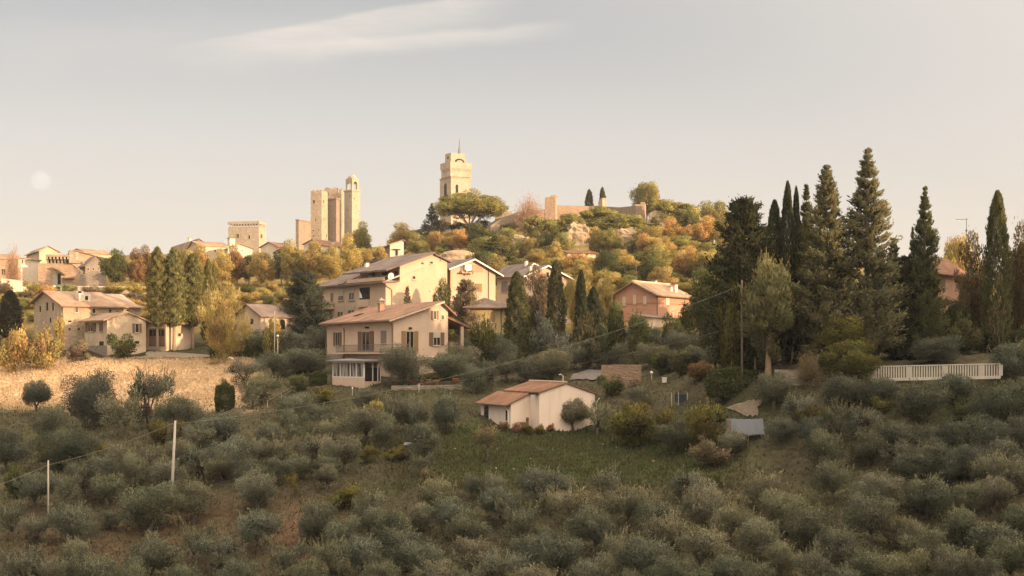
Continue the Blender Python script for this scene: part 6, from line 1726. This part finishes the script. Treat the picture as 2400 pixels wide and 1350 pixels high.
def cable(label, a, c, sag, r=.017):
    n = 24; pts = [a + (c - a) * (k / n) - Vector((0, 0, 4 * sag * (k / n) * (1 - k / n))) for k in range(n + 1)]
    tag(MB().tube(pts, r, 5).build('overhead_cable', M['cable']), label, 'cable', 'overhead cables')


M['cable'] = simple('cable', (0.20, 0.18, 0.14), .8, .1)
tl = t1 + Vector((-.28, 0, -.24)); t2b = t2 + Vector((0, 0, -.35)); t3a = P(1739, 668, 117); t3b = P(1739, 762, 117)
cable('main cable sagging from the tall leaning pole up to the wooden pole', t1 + Vector((.1, 0, -.24)), t3a, 1.75)
cable('cable between the two concrete poles in the grove', tl, t2b, .25)
cable('cable running off the left edge from the short grey pole', t2b, P(-260, 1215, 92), .3)
lowp, lt = pole('short post on the terrace edge below the villa', 982, 922, 982, 899, .06, .05, M['concrete'], name='post', cat='post')
cable('thin second cable from the terrace post to the wooden pole', lt, t3b, .9, .012)

# street lamps and garden lamps
def lamp(label, u, vb, vt, Y=None, arm=True):
    Y = Y or Yof(u, vb); z = gz(u, Y); h = (V0 - vt) / F * Y - z; o = tag(empty('street_lamp', ((u - U0) / F * Y, Y, z)), label, 'lamp')
    MB().tube([(0, 0, -.3), (0, 0, h)], [.07, .045], 8).build('post', M['concrete'], o, smooth=True)
    if arm: MB().tube([(0, 0, h), (-.35, 0, h + .12), (-.9, 0, h + .1)], [.045, .04, .035], 6).build('arm', M['concrete'], o); MB().ball((-1.05, 0, h + .06), .24, 8, 6, .45).build('lamp_head', M['white'], o)
    else: MB().ball((0, 0, h + .12), .17, 10, 7).build('globe', M['white'], o)


lamp('street lamp with a white head on the wooded slope', 1534, 592, 558, 272)
lamp('street lamp with a white disc head above the farmhouse roof', 143, 690, 672, 200)
lamp('white-headed garden lamp on the lawn right of the brick panel', 1527, 893, 876, None, False)
lamp('white globe garden lamp behind the hedge left of the villa', 651, 838, 790, 156, False)

# TV mast over the salmon house
o = tag(empty('antenna', P(2265, 640, 172)), 'tall television aerial mast above the salmon house', 'antenna'); mb = MB(); hh = 128 / F * 172
mb.tube([(0, 0, -3), (0, 0, hh)], .045, 6); mb.box((-1.4, -.02, hh - .15), (.2, .02, hh - .1))
for k in range(6): mb.box((-1.35 + .28 * k, -.35, hh - .14), (-1.33 + .28 * k, .35, hh - .11))
for z in (.78, .55): mb.ball((0, 0, hh * z), .16, 6, 5)
mb.box((-.5, -.02, hh * .3), (.5, .02, hh * .3 + .05)); mb.build('mast', M['metal'], o)


# balustrade
def balustrade():
    Ya, Yb = 108.2, 108.0
    a = P(2048, 890, 108.3); c = P(2345, 884, 105.5); L = (c - a).length; d = (c - a).normalized()
    o = tag(empty('balustrade', a, math.atan2(d.y, d.x)), 'long white concrete balustrade with upright slats above the right olives', 'balustrade')
    sl = (c.z - a.z) / L
    zt = (890 - 858) / F * 108.3
    def Z(x): return sl * x
    b = MB(); b.hexa([(0, -.12, -.12), (L, -.12, -.12 + Z(L)), (L, .12, -.12 + Z(L)), (0, .12, -.12), (0, -.12, .12), (L, -.12, .12 + Z(L)), (L, .12, .12 + Z(L)), (0, .12, .12)]); b.build('plinth', M['fence_concrete'], o)
    r = MB(); r.hexa([(0, -.09, zt - .09), (L, -.09, zt - .09 + Z(L)), (L, .09, zt - .09 + Z(L)), (0, .09, zt - .09), (0, -.09, zt), (L, -.09, zt + Z(L)), (L, .09, zt + Z(L)), (0, .09, zt)]); r.build('rail', M['fence_concrete'], o)
    step = 80 / F * 107; n = int(L / step) + 1; post = MB().box((-.16, -.13, 0), (.16, .13, zt - .25)).mesh('post', M['fence_concrete']); sl_me = MB().box((-.055, -.05, 0), (.055, .05, zt - .213)).mesh('baluster', M['fence_concrete'])
    for k in range(n + 1):
        x = min(k * step, L)
        q = bpy.data.objects.new('post', post); COL.objects.link(q); q.parent = o; q.location = (x, 0, .123 + Z(x))
        for j in range(1, 14):
            xx = x + step * j / 14
            if xx > L: break
            q = bpy.data.objects.new('baluster', sl_me); COL.objects.link(q); q.parent = o; q.location = (xx, 0, .122 + Z(xx))
    w = wall_run('retaining_wall', 'pale low wall behind the oval cypress trunk, left of the balustrade', [(1815, 866, 114), (1905, 868, 112)], 113, .25, M['grey_stone'], 1.2)


M['fence_concrete'] = plaster('fence_concrete', (0.50, 0.455, 0.39), .15, 1.0)
balustrade()
wall_run('retaining_wall', 'grey stone retaining wall of the terrace in front of the villa', [(917, 904, 139), (985, 903, 138.5), (1082, 902, 138)], 139, .4, M['grey_stone'], .75)


# blue-grey tarpaulin shelter
def tarp():
    Y = 106.5; a = P(1714, 1022, Y); z0 = gz(1755, Y)
    o = tag(empty('tarpaulin_shelter', (P(1755, 1022, Y).x, Y, z0)), 'blue-grey tarpaulin stretched over a low frame by the dirt track', 'shelter')
    x0, x1 = P(1714, 0, Y).x - o.location.x, P(1793, 0, Y).x - o.location.x; zt, zb = (V0 - 982) / F * Y - z0, (V0 - 1018) / F * Y - z0
    n = 14; m = 7; vs = []; fs = []
    for i in range(n + 1):
        for j in range(m + 1):
            s, t = i / n, j / m; edge = .22 * (1 if s > .9 else 0) * (1 - t) * .6
            vs.append((x0 + (x1 - x0) * s, .9 * t + .05 * math.sin(s * 19) * (1 - t), zb + (zt - zb) * t - .06 * math.sin(math.pi * s) * t + .03 * math.sin(s * 31 + t * 3) - edge * t))
    for i in range(n):
        for j in range(m): a_ = i * (m + 1) + j; fs.append((a_, a_ + m + 1, a_ + m + 2, a_ + 1))
    k = len(vs); vs2 = [(x, y + .03, z - .02) for x, y, z in vs]
    MB().add(vs + vs2, fs + [tuple(reversed([q + k for q in f])) for f in fs]).build('sheet', M['tarp'], o, smooth=True)
    f = MB()
    for x in (x0 + .05, (x0 + x1) / 2, x1 - .05): f.tube([(x, -.05, -.3), (x, -.05, zb)], .05, 6); f.tube([(x, .95, -.3), (x, .95, zt - .03)], .05, 6)
    f.box((x0 - .1, -.1, zb - .12), (x1 * .4, 0, zb - .02)); f.tube([(x1 - .4, -.08, zb), (x1 + .1, -.08, -.1)], .04, 6)
    f.build('frame', M['pole_wood'], o)
    MB().box((x0, .98, -.2), (x1, 1.05, zt * .8)).build('back_board', M['dark_wood'], o)
    MB().box((x0 - .35, -.15, -.3), (x0 - .06, .8, zt - .05)).build('end_board', M['pole_wood'], o)


M['tarp'] = simple('tarpaulin', (0.08, 0.092, 0.108), .55, .2, 2)
tarp()


def shed():
    Y = Yof(958, 1074); z0 = gz(958, Y); o = tag(empty('garden_shed', (P(958, 0, Y).x, Y, z0)), 'small grey garden shed beside the dark slatted fence', 'shed')
    q = 1 / F * Y
    MB().box((-11 * q, 0, -.3), (9 * q, 1.3, 25 * q)).build('wall', M['grey_wood'], o); MB().hexa([(-13 * q, -.15, 24 * q + .1), (11 * q, -.15, 24 * q + .1), (11 * q, 1.45, 30 * q), (-13 * q, 1.45, 30 * q), (-13 * q, -.15, 26 * q + .1), (11 * q, -.15, 26 * q + .1), (11 * q, 1.45, 32 * q), (-13 * q, 1.45, 32 * q)]).build('roof', M['metal'], o)
    d = MB().box((-4 * q, -.05, -.1), (4 * q, -.003, 20 * q)).build('door', M['pole_wood'], o)
    o = tag(empty('slatted_fence', (P(970, 0, Y).x, Y - .1, z0)), 'dark slatted fence right of the garden shed', 'fence'); mb = MB()
    for k in range(16): x = k * 2.8 * q; mb.box((x, 0, -.3), (x + 2.1 * q, .04, 24 * q + .05 * math.sin(k * 2.3)))
    mb.build('slats', M['fence_dark'], o); MB().box((0, .045, 6 * q), (44 * q, .09, 8 * q)).box((0, .045, 19 * q), (44 * q, .09, 21 * q)).build('rail', M['fence_dark'], o)


M['fence_dark'] = simple('weathered_fence', (0.085, 0.085, 0.085), .8, .4)
shed()


def lounge():
    Y = Yof(765, 938); z = gz(765, Y); o = tag(empty('garden_chair', (P(766, 0, Y).x, Y, z), R(12)), 'white plastic garden chair tipped forward on the lawn below the villa', 'chair'); q = 1 / F * Y
    n = 8; vs = []; fs = []
    for i in range(n + 1):
        s = i / n; x = (-9 + 18 * s) * q; zz = (8 + 10 * math.sin(s * math.pi * .62)) * q
        for y in (-.28, .28): vs += [(x, y, zz), (x, y, zz - (3.5 + 2 * s) * q)]
    for i in range(n): a = i * 4; fs += [(a, a + 4, a + 6, a + 2), (a + 1, a + 3, a + 7, a + 5), (a, a + 1, a + 5, a + 4), (a + 2, a + 6, a + 7, a + 3)]
    fs += [(0, 2, 3, 1), (n * 4, n * 4 + 1, n * 4 + 3, n * 4 + 2)]
    MB().add(vs, fs).build('seat_shell', M['white'], o)
    for x0, x1 in ((3, 3.5), (7, 8.6)):
        for y in (-.25, .22): MB().tube([(x0 * q, y, 11 * q), (x1 * q, y, -.05)], [1.1 * q, .8 * q], 6).build('leg', M['white'], o)


lounge()
Y = Yof(826, 931); o = tag(empty('post', (P(826, 0, Y).x, Y, gz(826, Y))), 'white-topped marker post on the lawn right of the white chair', 'post')
MB().tube([(0, 0, -.2), (0, 0, .7)], .04, 7).build('shaft', M['concrete'], o); MB().ball((0, 0, .82), .09, 8, 6, 1.5).build('cap', M['white'], o)
for u, v, s, l in ((541, 846, .42, 'white boulder at the end of the hay field'), (1483, 893, .25, 'white stone at the paving edge')):
    c = G(u, v); o = tag(MB().ball((0, 0, 0), s, 10, 7, .6, .15, int(u)).build('boulder', M['white']), l, 'boulder'); o.location = (c.x, c.y, c.z + s * .3)
c = G(1557, 897); o = tag(MB().box((-.22, -.2, 0), (.22, .2, .5)).box((-.25, -.23, .503), (.25, .23, .56)).build('box', M['white']), 'small white utility box on the lawn edge right of the lamp', 'box'); o.location = c


def swing():
    Y = Yof(1592, 952); z = gz(1592, Y); o = tag(empty('swing_frame', (P(1592, 0, Y).x, Y, z)), 'dark blue cloth hung on a pole frame behind the yellow bush', 'frame'); q = 1 / F * Y
    for x in (-18, -2, 19): MB().tube([(x * q, 0, -.2), (x * q, 0, 28 * q)], .045, 6).build('post', M['concrete'], o)
    MB().box((-10 * q, -.02, 5 * q), (17 * q, .03, 24 * q)).build('cloth', M['blue_cloth'], o)


M['blue_cloth'] = simple('blue_cloth', (0.030, 0.042, 0.060), .8, .4)
swing()
# pots along the villa terrace, pipes lying by the vegetable frames
M['terracotta'] = simple('terracotta', (0.32, 0.14, 0.08), .8, .25)
for i, (u, v) in enumerate(((968, 899), (985, 899), (1003, 898), (1022, 897), (1068, 897))):
    Y = 141; z = gz(u, Y); o = tag(empty('flower_pot', (P(u, 0, Y).x, Y, z)), f'terracotta flower pot on the villa terrace, {ORD[i]} from left', 'flower pot', 'terracotta pots')
    MB().tube([(0, 0, -.1), (0, 0, .5), (0, 0, .55), (0, 0, .62)], [.24, .34, .4, .4], 12).build('pot', M['terracotta'], o, smooth=True)
    bm = bpy.data.objects.new('plant', PROTO['bush'][2][i % 3]); COL.objects.link(bm); bm.parent = o; bm.location = (0, 0, .58); bm.scale = (.28, .28, .22); bm.color = (*GREEN, 1)


def brick_panel():
    o = wall_run('brick_wall', 'reddish brick and rubble wall panel above the cottage, left of the lamp', [(1410, 855), (1446, 854.5), (1503, 855)], 137, .35, M['brick_dull'], 1.6)
    Y = 136.5; e = tag(empty('garden_table', (P(1485, 0, Y).x, Y, gz(1485, Y))), 'rough table of boards leaning before the brick wall panel', 'table'); q = 1 / F * Y
    MB().box((-9 * q, -.5, 14 * q), (11 * q, .2, 15.5 * q)).build('table_top', M['pole_wood'], e)
    for x in (-7, 9):
        for y in (-.4, .1): MB().box((x * q - .04, y - .04, -.2), (x * q + .04, y + .04, 14 * q - .003)).build('leg', M['pole_wood'], e)


M['brick_dull'] = stone('dull_brick', (0.33, 0.23, 0.16), (0.27, 0.18, 0.12), 2.2, .4)
brick_panel()

# wire frames of the vegetable garden left of the villa
for i, (a, c_, l) in enumerate((((690, 918), (738, 893), 'slanting pale rail, upper one of the pair left of the lawn'), ((627, 958), (690, 920), 'slanting pale rail, lower one of the pair left of the lawn'))):
    A_, C_ = G(*a), G(*c_); up = Vector((0, 0, .75))
    o = tag(empty('garden_rail', A_), l, 'rail', 'garden rails'); d = C_ - A_
    MB().tube([up, d + up], .035, 6).tube([up * .5, d + up * .5], .03, 6).build('rail', M['pole_wood'], o)
    for k in (0, .5, 1): q = d * k; MB().tube([(q.x, q.y, q.z - .3), (q.x, q.y, q.z + .8)], .035, 6).build('post', M['concrete'], o)

# loose pale stones on the terrace
rq = random.Random(5)
for k in range(26):
    u, v = rq.uniform(1060, 1560), rq.uniform(1040, 1105)
    if k > 17: u, v = rq.uniform(560, 900), rq.uniform(1110, 1150)
    c = G(u, v); s = rq.uniform(.07, .14)
    o = MB().ball((0, 0, 0), s, 7, 5, .6, .25, k).build('stone', M['pale_stone']); o.location = (c.x, c.y, c.z + s * .25); o.rotation_euler = (0, 0, rq.uniform(0, 6))
    tag(o, 'loose pale stone lying in the grass of the terraces', 'stone', 'loose stones in the grass')

# the daytime moon: only the sunlit side is brighter than the air in front of it
m, t, bs, out = mat_new('moon'); t.n.remove(bs)
tc = t.add('ShaderNodeTexCoord').outputs['Object']
d = t.add('ShaderNodeBsdfDiffuse'); tr = t.add('ShaderNodeBsdfTransparent'); ad = t.add('ShaderNodeAddShader')
t.l.new(t.mix(t.ss(t.noise(tc, .09, 4), .4, .65), (0.012, 0.015, 0.022, 1), (0.024, 0.028, 0.038, 1)), d.inputs[0])
t.l.new(d.outputs[0], ad.inputs[0]); t.l.new(tr.outputs[0], ad.inputs[1]); t.l.new(ad.outputs[0], out.inputs[0])
o = MB().ball((0, 0, 0), 21.5 / F * 3500, 48, 32).build('moon', m, smooth=True); o.location = P(96, 423, 3500); tag(o, 'pale half-lit daytime moon low in the left sky', 'moon')


# ---- evening haze: one even box of pale air round the camera and the whole scene ----
m, t, bs, out = mat_new('haze'); t.n.remove(bs)
pv = t.add('ShaderNodeVolumePrincipled'); t.l.new(pv.outputs[0], out.inputs['Volume'])
pv.inputs['Color'].default_value = (0.97, 0.95, 0.92, 1); pv.inputs['Density'].default_value = HAZE; pv.inputs['Anisotropy'].default_value = 0.2
hz = MB().box((-3700, -450, -130), (3700, 3050, 72)).build('haze', m); tag(hz, kind='stuff', label='thin warm evening haze over the whole valley')
